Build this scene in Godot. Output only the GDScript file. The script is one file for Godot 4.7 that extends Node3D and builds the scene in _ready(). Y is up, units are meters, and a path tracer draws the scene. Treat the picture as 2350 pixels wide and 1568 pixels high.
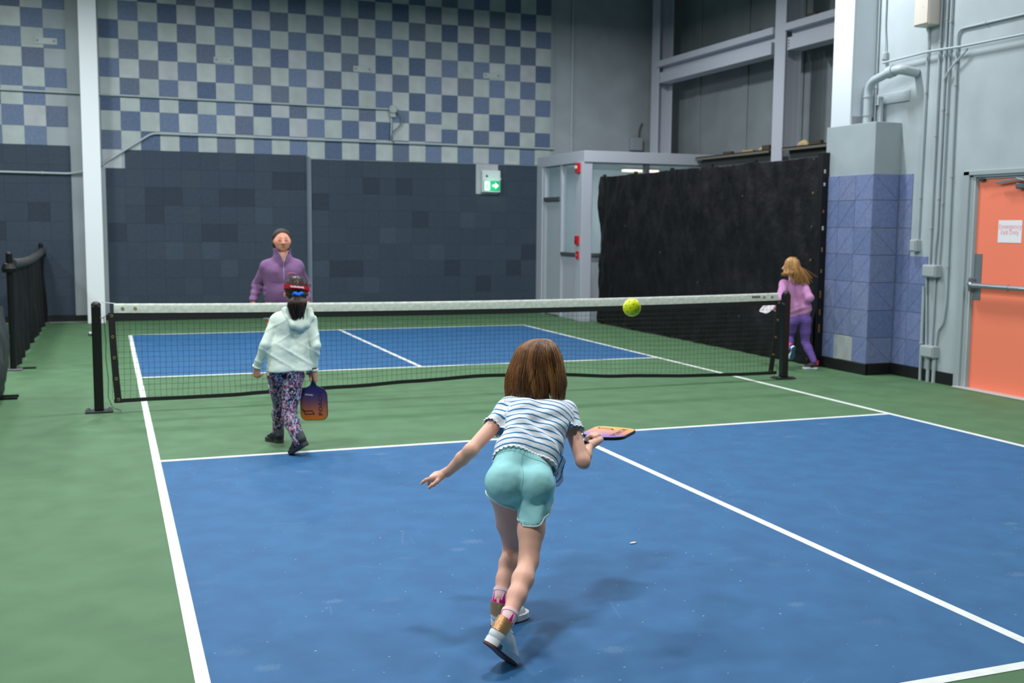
extends Node3D
# An indoor pickleball court: y up, metres, the net lies along x at z = 0, the camera stands behind the near baseline.

var taken := {}
var mats := {}
var rng := RandomNumberGenerator.new()

# ------------------------------------------------------------------ mesh builder
class MB:
	var v := PackedVector3Array()
	var n := PackedVector3Array()
	var uv := PackedVector2Array()
	var c := PackedColorArray()
	var ix := PackedInt32Array()
	var use_c := false
	var col := Color.WHITE

	func vert(p: Vector3, nn: Vector3, t := Vector2.ZERO) -> int:
		v.append(p); n.append(nn); uv.append(t)
		if use_c: c.append(col)
		return v.size() - 1

	func tri(a: int, b: int, d: int) -> void:   # counter-clockwise seen from outside
		ix.append(a); ix.append(d); ix.append(b)

	func quad(a: Vector3, b: Vector3, d: Vector3, e: Vector3, ua := Vector2.ZERO, ub := Vector2.ZERO, ud := Vector2.ZERO, ue := Vector2.ZERO) -> void:
		var nn := (b - a).cross(e - a)
		if nn.length_squared() < 1e-16: nn = (d - b).cross(e - b)
		nn = nn.normalized()
		var i := vert(a, nn, ua)
		vert(b, nn, ub); vert(d, nn, ud); vert(e, nn, ue)
		tri(i, i + 1, i + 2); tri(i, i + 2, i + 3)

	func quad_out(a: Vector3, b: Vector3, d: Vector3, e: Vector3, from: Vector3) -> void:
		if (b - a).cross(e - a).dot((a + b + d + e) * 0.25 - from) < 0.0: quad(e, d, b, a)
		else: quad(a, b, d, e)

	func tri_out(a: Vector3, b: Vector3, d: Vector3, from: Vector3) -> void:
		var nn := (b - a).cross(d - a).normalized()
		if nn.dot((a + b + d) / 3.0 - from) < 0.0:
			var k := b
			b = d; d = k; nn = -nn
		var i := vert(a, nn)
		vert(b, nn); vert(d, nn)
		tri(i, i + 1, i + 2)

	# box with chamfered edges
	func box(at: Vector3, size: Vector3, ch := 0.0, bs := Basis.IDENTITY) -> void:
		var h := size * 0.5
		ch = minf(ch, minf(h.x, minf(h.y, h.z)) * 0.9)
		if ch <= 0.0:
			for ax in 3:
				for s in [-1.0, 1.0]:
					var q := []
					for k in [[-1.0, -1.0], [1.0, -1.0], [1.0, 1.0], [-1.0, 1.0]]:
						var p := Vector3.ZERO
						p[ax] = s * h[ax]; p[(ax + 1) % 3] = k[0] * h[(ax + 1) % 3]; p[(ax + 2) % 3] = k[1] * h[(ax + 2) % 3]
						q.append(at + bs * p)
					quad_out(q[0], q[1], q[2], q[3], at)
			return
		var f := func(sx: float, sy: float, sz: float, ax: int) -> Vector3:
			var s := Vector3(sx, sy, sz)
			var p := Vector3(s.x * (h.x - ch), s.y * (h.y - ch), s.z * (h.z - ch))
			p[ax] = s[ax] * h[ax]
			return at + bs * p
		for ax in 3:
			for s in [-1.0, 1.0]:
				var q := []
				for k in [[-1.0, -1.0], [1.0, -1.0], [1.0, 1.0], [-1.0, 1.0]]:
					var g := Vector3.ZERO
					g[ax] = s; g[(ax + 1) % 3] = k[0]; g[(ax + 2) % 3] = k[1]
					q.append(f.call(g.x, g.y, g.z, ax))
				quad_out(q[0], q[1], q[2], q[3], at)
		for ax in 3:
			var a1 := (ax + 1) % 3
			var a2 := (ax + 2) % 3
			for s1 in [-1.0, 1.0]:
				for s2 in [-1.0, 1.0]:
					var g0 := Vector3.ZERO
					g0[a1] = s1; g0[a2] = s2
					var g1 := g0
					g0[ax] = -1.0; g1[ax] = 1.0
					quad_out(f.call(g0.x, g0.y, g0.z, a1), f.call(g1.x, g1.y, g1.z, a1), f.call(g1.x, g1.y, g1.z, a2), f.call(g0.x, g0.y, g0.z, a2), at)
		for sx in [-1.0, 1.0]:
			for sy in [-1.0, 1.0]:
				for sz in [-1.0, 1.0]:
					tri_out(f.call(sx, sy, sz, 0), f.call(sx, sy, sz, 1), f.call(sx, sy, sz, 2), at)

	# smooth tube through points
	func tube(pts: PackedVector3Array, radii: PackedFloat32Array, sides := 8, caps := true, flat := 1.0) -> void:
		var m := pts.size()
		var t0 := (pts[1] - pts[0]).normalized()
		var u := t0.cross(Vector3.UP if absf(t0.y) < 0.9 else Vector3.RIGHT).normalized()
		var base := v.size()
		for i in m:
			var t := (pts[mini(i + 1, m - 1)] - pts[maxi(i - 1, 0)]).normalized()
			u = (u - t * u.dot(t)).normalized()
			var w := t.cross(u)
			var r := radii[mini(i, radii.size() - 1)]
			for k in sides:
				var a := TAU * k / sides
				var d := u * cos(a) + w * sin(a) * flat
				vert(pts[i] + d * r, (u * cos(a) * flat + w * sin(a)).normalized(), Vector2(float(k) / sides, float(i) / (m - 1)))
		for i in m - 1:
			for k in sides:
				var a := base + i * sides + k
				var b := base + i * sides + (k + 1) % sides
				tri(a, b, b + sides); tri(a, b + sides, a + sides)
		if caps:
			for e in 2:
				var i := 0 if e == 0 else m - 1
				var nn := (pts[0] - pts[1]).normalized() if e == 0 else (pts[m - 1] - pts[m - 2]).normalized()
				var cc := vert(pts[i], nn)
				var first := v.size()
				for k in sides: vert(v[base + i * sides + k], nn)
				for k in sides:
					if e == 0: tri(cc, first + (k + 1) % sides, first + k)
					else: tri(cc, first + k, first + (k + 1) % sides)

	# profile of (radius, height) points turned round an axis
	func lathe(prof: PackedVector2Array, at: Vector3, sides := 16, bs := Basis.IDENTITY) -> void:
		for i in prof.size() - 1:
			var a := prof[i]
			var b := prof[i + 1]
			var d := (b - a).normalized()
			var nn := Vector2(d.y, -d.x)
			var base := v.size()
			for k in sides + 1:
				var an := TAU * k / sides
				var r := Vector3(cos(an), 0, sin(an))
				var q := bs * (r * nn.x + Vector3.UP * nn.y)
				vert(at + bs * (r * a.x + Vector3.UP * a.y), q)
				vert(at + bs * (r * b.x + Vector3.UP * b.y), q)
			for k in sides:
				var p := base + k * 2
				tri(p, p + 1, p + 3); tri(p, p + 3, p + 2)

	# polygon (counter-clockwise in x, y) pushed along z, with chamfered rims
	func prism(poly: PackedVector2Array, z0: float, z1: float, tf := Transform3D.IDENTITY, ch := 0.0) -> void:
		var m := poly.size()
		var inner := poly
		if ch > 0.0:
			var off := Geometry2D.offset_polygon(poly, -ch, Geometry2D.JOIN_MITER)
			if off.size() == 1 and off[0].size() == m: inner = _line_up(off[0], poly)
			else: ch = 0.0
		var mid := Vector2.ZERO
		for p in poly: mid += p / m
		var idx := Geometry2D.triangulate_polygon(inner)
		for e in 2:
			var z := z1 if e == 1 else z0
			var nn := (tf.basis * Vector3(0, 0, 1 if e == 1 else -1)).normalized()
			var first := v.size()
			for p in inner: vert(tf * Vector3(p.x, p.y, z), nn, p)
			for k in range(0, idx.size(), 3):
				var a := inner[idx[k]]
				var b := inner[idx[k + 1]]
				var d := inner[idx[k + 2]]
				var ccw := (b - a).cross(d - a) > 0.0
				if ccw == (e == 1): tri(first + idx[k], first + idx[k + 1], first + idx[k + 2])
				else: tri(first + idx[k], first + idx[k + 2], first + idx[k + 1])
		for k in m:
			var a := poly[k]
			var b := poly[(k + 1) % m]
			quad(tf * Vector3(a.x, a.y, z0 + ch), tf * Vector3(b.x, b.y, z0 + ch), tf * Vector3(b.x, b.y, z1 - ch), tf * Vector3(a.x, a.y, z1 - ch))
			if ch > 0.0:
				var ai := inner[k]
				var bi := inner[(k + 1) % m]
				quad(tf * Vector3(a.x, a.y, z1 - ch), tf * Vector3(b.x, b.y, z1 - ch), tf * Vector3(bi.x, bi.y, z1), tf * Vector3(ai.x, ai.y, z1))
				quad(tf * Vector3(ai.x, ai.y, z0), tf * Vector3(bi.x, bi.y, z0), tf * Vector3(b.x, b.y, z0 + ch), tf * Vector3(a.x, a.y, z0 + ch))

	func _line_up(a: PackedVector2Array, b: PackedVector2Array) -> PackedVector2Array:
		var best := 0
		var bd := 1e9
		for k in a.size():
			if a[k].distance_squared_to(b[0]) < bd:
				bd = a[k].distance_squared_to(b[0]); best = k
		var out := PackedVector2Array()
		for k in a.size(): out.append(a[(best + k) % a.size()])
		if out.size() > 2 and out[1].distance_squared_to(b[1]) > out[out.size() - 1].distance_squared_to(b[1]):
			var r := PackedVector2Array([out[0]])
			for k in range(out.size() - 1, 0, -1): r.append(out[k])
			return r
		return out

	func ball(at: Vector3, r: Vector3, seg := 12, bs := Basis.IDENTITY) -> void:
		var rings := maxi(seg / 2, 4)
		var base := v.size()
		for i in rings + 1:
			var th := PI * i / rings
			for k in seg + 1:
				var ph := TAU * k / seg
				var d := Vector3(sin(th) * cos(ph), cos(th), sin(th) * sin(ph))
				vert(at + bs * (d * r), (bs * (d / r)).normalized(), Vector2(float(k) / seg, float(i) / rings))
		for i in rings:
			for k in seg:
				var a := base + i * (seg + 1) + k
				var b := a + seg + 1
				tri(a, a + 1, b + 1); tri(a, b + 1, b)

	# grid of points given row by row; two_sided gives it a back face shifted by thick along the normal
	func sheet(pts: Array, thick := 0.0, uvs := []) -> void:
		var rows := pts.size()
		var cols: int = pts[0].size()
		var nor := []
		for i in rows:
			var row := PackedVector3Array()
			for k in cols:
				var du: Vector3 = pts[i][mini(k + 1, cols - 1)] - pts[i][maxi(k - 1, 0)]
				var dv: Vector3 = pts[mini(i + 1, rows - 1)][k] - pts[maxi(i - 1, 0)][k]
				row.append(du.cross(dv).normalized())
			nor.append(row)
		for side in (2 if thick > 0.0 else 1):
			var base := v.size()
			for i in rows:
				for k in cols:
					var nn: Vector3 = nor[i][k]
					var p: Vector3 = pts[i][k]
					var t: Vector2 = uvs[i][k] if uvs.size() else Vector2(float(k) / (cols - 1), float(i) / (rows - 1))
					if side == 0: vert(p, nn, t)
					else: vert(p - nn * thick, -nn, t)
			for i in rows - 1:
				for k in cols - 1:
					var a := base + i * cols + k
					if side == 0:
						tri(a, a + 1, a + cols + 1); tri(a, a + cols + 1, a + cols)
					else:
						tri(a, a + cols + 1, a + 1); tri(a, a + cols, a + cols + 1)
		if thick > 0.0:
			var rim := []
			for k in cols: rim.append([0, k])
			for i in range(1, rows): rim.append([i, cols - 1])
			for k in range(cols - 2, -1, -1): rim.append([rows - 1, k])
			for i in range(rows - 2, 0, -1): rim.append([i, 0])
			for j in rim.size():
				var a: Array = rim[j]
				var b: Array = rim[(j + 1) % rim.size()]
				var pa: Vector3 = pts[a[0]][a[1]]
				var pb: Vector3 = pts[b[0]][b[1]]
				quad(pb, pa, pa - nor[a[0]][a[1]] * thick, pb - nor[b[0]][b[1]] * thick)

	func mesh() -> ArrayMesh:
		var arr := []
		arr.resize(Mesh.ARRAY_MAX)
		arr[Mesh.ARRAY_VERTEX] = v
		arr[Mesh.ARRAY_NORMAL] = n
		arr[Mesh.ARRAY_TEX_UV] = uv
		if use_c: arr[Mesh.ARRAY_COLOR] = c
		arr[Mesh.ARRAY_INDEX] = ix
		var m := ArrayMesh.new()
		m.add_surface_from_arrays(Mesh.PRIMITIVE_TRIANGLES, arr)
		return m

# ------------------------------------------------------------------ blended capsules meshed as surface nets
class Body:
	var A := PackedVector3Array()
	var BA := PackedVector3Array()
	var IL := PackedFloat32Array()
	var RA := PackedFloat32Array()
	var DR := PackedFloat32Array()
	var K := PackedFloat32Array()
	var cn := PackedVector3Array()      # clip planes: keep n.p < w
	var cw := PackedFloat32Array()
	var ck := PackedFloat32Array()
	var hole := PackedInt32Array()      # 1: taken away instead of added
	var noise: FastNoiseLite = null
	var amp := 0.0
	var warp: Variant = null

	func cap(a: Vector3, b: Vector3, ra: float, rb: float, k := 0.02, cut := 0) -> void:
		var ba := b - a
		A.append(a); BA.append(ba); IL.append(1.0 / maxf(ba.length_squared(), 1e-9))
		RA.append(ra); DR.append(rb - ra); K.append(k); hole.append(cut)

	func chain(pts: Array, radii: Array, k := 0.02) -> void:
		for i in pts.size() - 1: cap(pts[i], pts[i + 1], radii[i], radii[i + 1], k)

	func clip(at: Vector3, nn: Vector3, k := 0.0) -> void:
		cn.append(nn.normalized()); cw.append(nn.normalized().dot(at)); ck.append(k)

	func value(p: Vector3, near: PackedInt32Array) -> float:
		var d := 1.0
		for i in near:
			var pa := p - A[i]
			var ba := BA[i]
			var t := clampf(pa.dot(ba) * IL[i], 0.0, 1.0)
			var e := (pa - ba * t).length() - RA[i] - DR[i] * t
			var k := K[i]
			if hole[i] == 1:
				e = -e
				var g := k - absf(d - e)
				d = maxf(d, e) + (g * g / (4.0 * k) if g > 0.0 else 0.0)
			else:
				var h := k - absf(d - e)
				d = minf(d, e) - (h * h / (4.0 * k) if h > 0.0 else 0.0)
		if noise: d += amp * noise.get_noise_3dv(p)
		if warp != null: d = warp.call(p, d)
		for j in cn.size():
			var e := p.dot(cn[j]) - cw[j]
			var k := ck[j]
			if k > 0.0:
				var g := k - absf(d - e)
				d = maxf(d, e) + (g * g / (4.0 * k) if g > 0.0 else 0.0)
			else: d = maxf(d, e)
		return d

	func into(mb: MB, cell: float, origin := Vector3.ZERO, uvf: Variant = null, colf: Variant = null) -> void:
		var lo := Vector3.INF
		var hi := -Vector3.INF
		for i in A.size():
			if hole[i] == 1: continue
			var r := maxf(RA[i], RA[i] + DR[i]) + K[i] * 0.5 + absf(amp) + cell * 3.0
			var b := A[i] + BA[i]
			lo = lo.min(A[i] - Vector3.ONE * r).min(b - Vector3.ONE * r)
			hi = hi.max(A[i] + Vector3.ONE * r).max(b + Vector3.ONE * r)
		const Q := 4
		var side := cell * Q
		var nb := Vector3i(((hi - lo) / side).ceil()) + Vector3i.ONE
		var g := nb * Q + Vector3i.ONE
		var gx := g.x
		var gxy := g.x * g.y
		var f := PackedFloat32Array()
		f.resize(g.x * g.y * g.z)
		f.fill(1.0)
		var blocks := {}
		var half := side * 0.87
		for i in A.size():
			var rm := maxf(RA[i], RA[i] + DR[i]) + K[i] + absf(amp) + half + cell * 2.0
			var e := A[i] + BA[i]
			var l := Vector3i(((A[i].min(e) - Vector3.ONE * rm - lo) / side).floor()).clamp(Vector3i.ZERO, nb - Vector3i.ONE)
			var h := Vector3i(((A[i].max(e) + Vector3.ONE * rm - lo) / side).floor()).clamp(Vector3i.ZERO, nb - Vector3i.ONE)
			for z in range(l.z, h.z + 1):
				for y in range(l.y, h.y + 1):
					for x in range(l.x, h.x + 1):
						var p := lo + (Vector3(x, y, z) + Vector3.ONE * 0.5) * side
						var pa := p - A[i]
						var t := clampf(pa.dot(BA[i]) * IL[i], 0.0, 1.0)
						if (pa - BA[i] * t).length() - RA[i] - DR[i] * t < K[i] + absf(amp) + half + cell * 2.0:
							var key := x + nb.x * (y + nb.y * z)
							if not blocks.has(key): blocks[key] = PackedInt32Array()
							blocks[key].append(i)
		var live := {}
		for key: int in blocks:
			var bx := key % nb.x
			var by := (key / nb.x) % nb.y
			var bz := key / (nb.x * nb.y)
			var near: PackedInt32Array = blocks[key]
			var o := lo + Vector3(bx, by, bz) * side
			var mid := value(o + Vector3.ONE * side * 0.5, near)
			var flat := absf(mid) > half * 1.15 + absf(amp) + cell
			if not flat: live[key] = true
			elif mid > 0.0: continue
			for z in Q:
				for y in Q:
					var at := bx * Q + gx * (by * Q + y) + gxy * (bz * Q + z)
					for x in Q:
						f[at + x] = -1.0 if flat else value(o + Vector3(x, y, z) * cell, near)
		# neighbours of live blocks hold the closing faces
		var where := {}
		var strides := [0, 1, gx, gx + 1, gxy, gxy + 1, gxy + gx, gxy + gx + 1]
		var seen := {}
		for key: int in live:
			var bx := key % nb.x
			var by := (key / nb.x) % nb.y
			var bz := key / (nb.x * nb.y)
			for cz in range(bz * Q - 1, bz * Q + Q):
				for cy in range(by * Q - 1, by * Q + Q):
					for cx in range(bx * Q - 1, bx * Q + Q):
						if cx < 0 or cy < 0 or cz < 0: continue
						var at := cx + gx * cy + gxy * cz
						var v0 := f[at]
						var v1 := f[at + 1]
						var v2 := f[at + gx]
						var v3 := f[at + gx + 1]
						var v4 := f[at + gxy]
						var v5 := f[at + gxy + 1]
						var v6 := f[at + gxy + gx]
						var v7 := f[at + gxy + gx + 1]
						var inside := int(v0 < 0.0) + int(v1 < 0.0) + int(v2 < 0.0) + int(v3 < 0.0) + int(v4 < 0.0) + int(v5 < 0.0) + int(v6 < 0.0) + int(v7 < 0.0)
						if inside == 0 or inside == 8 or where.has(at): continue
						var s := Vector3.ZERO
						var m := 0
						if (v0 < 0.0) != (v1 < 0.0): s += Vector3(v0 / (v0 - v1), 0, 0); m += 1
						if (v2 < 0.0) != (v3 < 0.0): s += Vector3(v2 / (v2 - v3), 1, 0); m += 1
						if (v4 < 0.0) != (v5 < 0.0): s += Vector3(v4 / (v4 - v5), 0, 1); m += 1
						if (v6 < 0.0) != (v7 < 0.0): s += Vector3(v6 / (v6 - v7), 1, 1); m += 1
						if (v0 < 0.0) != (v2 < 0.0): s += Vector3(0, v0 / (v0 - v2), 0); m += 1
						if (v1 < 0.0) != (v3 < 0.0): s += Vector3(1, v1 / (v1 - v3), 0); m += 1
						if (v4 < 0.0) != (v6 < 0.0): s += Vector3(0, v4 / (v4 - v6), 1); m += 1
						if (v5 < 0.0) != (v7 < 0.0): s += Vector3(1, v5 / (v5 - v7), 1); m += 1
						if (v0 < 0.0) != (v4 < 0.0): s += Vector3(0, 0, v0 / (v0 - v4)); m += 1
						if (v1 < 0.0) != (v5 < 0.0): s += Vector3(1, 0, v1 / (v1 - v5)); m += 1
						if (v2 < 0.0) != (v6 < 0.0): s += Vector3(0, 1, v2 / (v2 - v6)); m += 1
						if (v3 < 0.0) != (v7 < 0.0): s += Vector3(1, 1, v3 / (v3 - v7)); m += 1
						var p := lo + (Vector3(cx, cy, cz) + s / m) * cell
						var nn := Vector3(v1 + v3 + v5 + v7 - v0 - v2 - v4 - v6, v2 + v3 + v6 + v7 - v0 - v1 - v4 - v5, v4 + v5 + v6 + v7 - v0 - v1 - v2 - v3)
						if colf != null: mb.col = colf.call(p)
						where[at] = mb.vert(p - origin, nn.normalized(), uvf.call(p) if uvf != null else Vector2.ZERO)
		for at: int in where:
			# the three edges that leave this cell's first corner
			var a := f[at] < 0.0
			for e in 3:
				var st: int = [1, gx, gxy][e]
				var b := f[at + st] < 0.0
				if a == b: continue
				var s1: int = [gx, gxy, 1][e]
				var s2: int = [gxy, 1, gx][e]
				if not (where.has(at - s1) and where.has(at - s2) and where.has(at - s1 - s2)): continue
				var q0: int = where[at]
				var q1: int = where[at - s1]
				var q2: int = where[at - s1 - s2]
				var q3: int = where[at - s2]
				if a: mb.tri(q0, q1, q2); mb.tri(q0, q2, q3)
				else: mb.tri(q0, q2, q1); mb.tri(q0, q3, q2)

# ------------------------------------------------------------------ naming and placing
func numbered(called: String) -> String:
	if not taken.has(called):
		taken[called] = 0
		return called
	taken[called] += 1
	return "%s_%03d" % [called, taken[called]]

func thing(called: String, label: String, category: String, at := Vector3.ZERO, turn := 0.0, group := "") -> Node3D:
	var o := Node3D.new()
	o.name = numbered(called)
	add_child(o)
	o.position = at
	o.rotation.y = turn
	tag(o, label, category, group)
	return o

func tag(o: Node, label: String, category: String, group := "") -> void:
	o.set_meta("label", label)
	o.set_meta("category", category)
	if group: o.set_meta("group", group)

func part(called: String, m: Variant, mat: Material, parent: Node = null, at := Vector3.ZERO) -> MeshInstance3D:
	var o := MeshInstance3D.new()
	o.mesh = m.mesh() if m is MB else m
	o.material_override = mat
	if parent == null or parent == self:
		o.name = numbered(called)
		add_child(o)
	else:
		o.name = called
		parent.add_child(o, true)
	o.position = at
	return o

func structure(called: String, m: Variant, mat: Material, at := Vector3.ZERO) -> MeshInstance3D:
	var o := part(called, m, mat, null, at)
	o.set_meta("kind", "structure")
	return o

func boxm(size: Vector3, ch := 0.0) -> MB:
	var m := MB.new()
	m.box(Vector3.ZERO, size, ch)
	return m

func span(lo: Vector3, hi: Vector3, ch := 0.0) -> MB:
	var m := MB.new()
	m.box((lo + hi) * 0.5, hi - lo, ch)
	return m

# ------------------------------------------------------------------ materials
func rgb8(r: int, g: int, b: int) -> Color:
	return Color(r / 255.0, g / 255.0, b / 255.0)

func plain(key: String, color: Color, rough := 0.6, metal := 0.0, spec := 0.5) -> StandardMaterial3D:
	if mats.has(key): return mats[key]
	var m := StandardMaterial3D.new()
	m.resource_name = key
	m.albedo_color = color
	m.roughness = rough
	m.metallic = metal
	m.metallic_specular = spec
	mats[key] = m
	return m

func noise_tex(freq: float, lo: Color, hi: Color, seed_ := 1, size := 512, octaves := 4, kind := FastNoiseLite.TYPE_SIMPLEX_SMOOTH) -> NoiseTexture2D:
	var t := NoiseTexture2D.new()
	var n := FastNoiseLite.new()
	n.noise_type = kind
	n.frequency = freq
	n.seed = seed_
	n.fractal_octaves = octaves
	t.noise = n
	t.width = size
	t.height = size
	t.seamless = true
	var g := Gradient.new()
	g.set_color(0, lo)
	g.set_color(1, hi)
	t.color_ramp = g
	return t

var bump_cache := {}
func bump(freq: float, seed_ := 5) -> NoiseTexture2D:
	var key := "%f_%d" % [freq, seed_]
	if not bump_cache.has(key): bump_cache[key] = noise_tex(freq, Color.BLACK, Color.WHITE, seed_, 256, 4)
	return bump_cache[key]

# a painted or woven surface: colour mottled by noise, with fine relief
func grained(key: String, color: Color, rough: float, tex: Texture2D, scale: float, relief := 0.0, rscale := 0.0, spec := 0.5) -> StandardMaterial3D:
	if mats.has(key): return mats[key]
	var m := plain(key, color, rough, 0.0, spec)
	m.albedo_texture = tex
	m.uv1_triplanar = true
	m.uv1_world_triplanar = true
	m.uv1_scale = Vector3.ONE * scale
	if relief > 0.0:
		m.heightmap_enabled = true
		m.heightmap_texture = bump(0.05)
		m.heightmap_scale = relief
	return m

# ------------------------------------------------------------------ the scene
func _ready() -> void:
	rng.seed = 20240
	# camera: eye height 1.58 m, behind the left end of the near baseline
	var cam := Camera3D.new()
	cam.name = "camera"
	add_child(cam)
	cam.position = Vector3(-3.28763, 1.58128, 9.56269)
	cam.rotation = Vector3(-0.10585, -0.359742, 0.008334)
	cam.fov = 35.3095
	cam.near = 0.05
	cam.far = 80.0
	var lens := CameraAttributesPhysical.new()
	lens.frustum_focal_length = 37.7
	lens.exposure_aperture = 4.0
	lens.frustum_focus_distance = 4.35
	cam.attributes = lens
	# attributes may change the field of view from the focal length: set it again
	cam.fov = 35.3095
	var env := Environment.new()
	env.background_mode = Environment.BG_COLOR
	env.background_color = Color.BLACK
	env.tonemap_mode = Environment.TONE_MAPPER_LINEAR
	env.tonemap_exposure = EXPOSURE
	env.sdfgi_enabled = true
	env.ssao_enabled = true
	env.ssil_enabled = true
	var we := WorldEnvironment.new()
	we.name = "world_environment"
	we.environment = env
	add_child(we)
	make_ceiling_lights()
	make_shell()
	make_court_floor()
	make_back_wall()
	make_right_wall()
	make_recess()
	make_booth()
	make_curtain()
	make_barriers()
	make_net()
	make_door()
	make_wall_services()
	make_balls()
	make_lunging_girl()
	make_walking_girl()
	make_coach()
	make_running_girl()

const EXPOSURE := 1.0
const LAMP_Y := 5.4
const LAMP_ENERGY := 14.2

func make_ceiling_lights() -> void:
	var housing := span(Vector3(-0.42, 0.0, -0.14), Vector3(0.42, 0.09, 0.14), 0.015)
	var panel := span(Vector3(-0.31, -0.012, -0.10), Vector3(0.31, -0.002, 0.10), 0.003)
	var rod := MB.new()
	rod.tube(PackedVector3Array([Vector3(0, 0.09, 0), Vector3(0, 2.6, 0)]), PackedFloat32Array([0.004]), 6)
	var hm := housing.mesh()
	var pm := panel.mesh()
	var rm := rod.mesh()
	var white := plain("lamp_housing", Color(0.85, 0.86, 0.87), 0.5)
	var glow := plain("lamp_glow", Color(0.95, 0.96, 1.0), 0.5)
	glow.emission_enabled = true
	glow.emission = Color(0.95, 0.98, 1.0)
	glow.emission_energy_multiplier = 6.0
	var spots := []
	for z in [4.36, -0.5, -5.36]: spots.append(Vector2(-1.16, z))
	for z in [6.79, 1.93, -2.93]: spots.append(Vector2(-3.43, z))
	for z in [4.36, -0.5, -5.36]: spots.append(Vector2(3.38, z))
	for z in [6.79, 1.93, -2.93]: spots.append(Vector2(-8.0, z))
	spots.append(Vector2(-5.2, -5.8))  # added fixture, out of view, to brighten the left wall and white column
	for s: Vector2 in spots:
		var f := thing("high_bay_light", "white linear high bay light hung on rods from the ceiling", "light", Vector3(s.x, LAMP_Y, s.y), 0.0, "high bay lights over the courts")
		part("housing", hm, white, f)
		for e in [-0.34, 0.34]: part("hanging_rod", rm, white, f, Vector3(e, 0, 0))
		part("lamp_panel", pm, glow, f)
		var a := AreaLight3D.new()
		a.name = "lamp_light"
		a.area_size = Vector2(0.62, 0.2)
		a.light_energy = LAMP_ENERGY
		a.light_color = Color(0.96, 0.985, 1.0)
		a.shadow_enabled = true
		f.add_child(a)
		a.position = Vector3(0, -0.03, 0)
		a.rotation = Vector3(-PI / 2, 0, 0)

# ------------------------------------------------------------------ shell
func make_shell() -> void:
	var soft := noise_tex(0.006, Color(0.9, 0.9, 0.9), Color(1, 1, 1), 3, 512, 5)
	var far := grained("wall_grey_paint", rgb8(126, 132, 136), 0.55, soft, 0.35, 0.05)
	var floor_tex := noise_tex(0.012, Color(0.86, 0.88, 0.86), Color(1.0, 1.0, 1.0), 11, 1024, 6)
	var green := grained("floor_green", rgb8(80, 118, 79), 0.74, floor_tex, 0.22, 0.04, 0.35)
	structure("floor", span(Vector3(-13.4, -0.25, -9.6), Vector3(7.4, 0.0, 15.4)), green)
	structure("ceiling", span(Vector3(-13.4, 8.0, -9.6), Vector3(7.4, 8.25, 15.4)), grained("ceiling_deck", rgb8(62, 66, 70), 0.7, soft, 0.3))
	structure("wall_left", span(Vector3(-13.4, 0, -9.6), Vector3(-13.15, 8.0, 15.4)), far)
	structure("wall_front", span(Vector3(-13.15, 0, 15.15), Vector3(7.4, 8.0, 15.4)), far)

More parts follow.
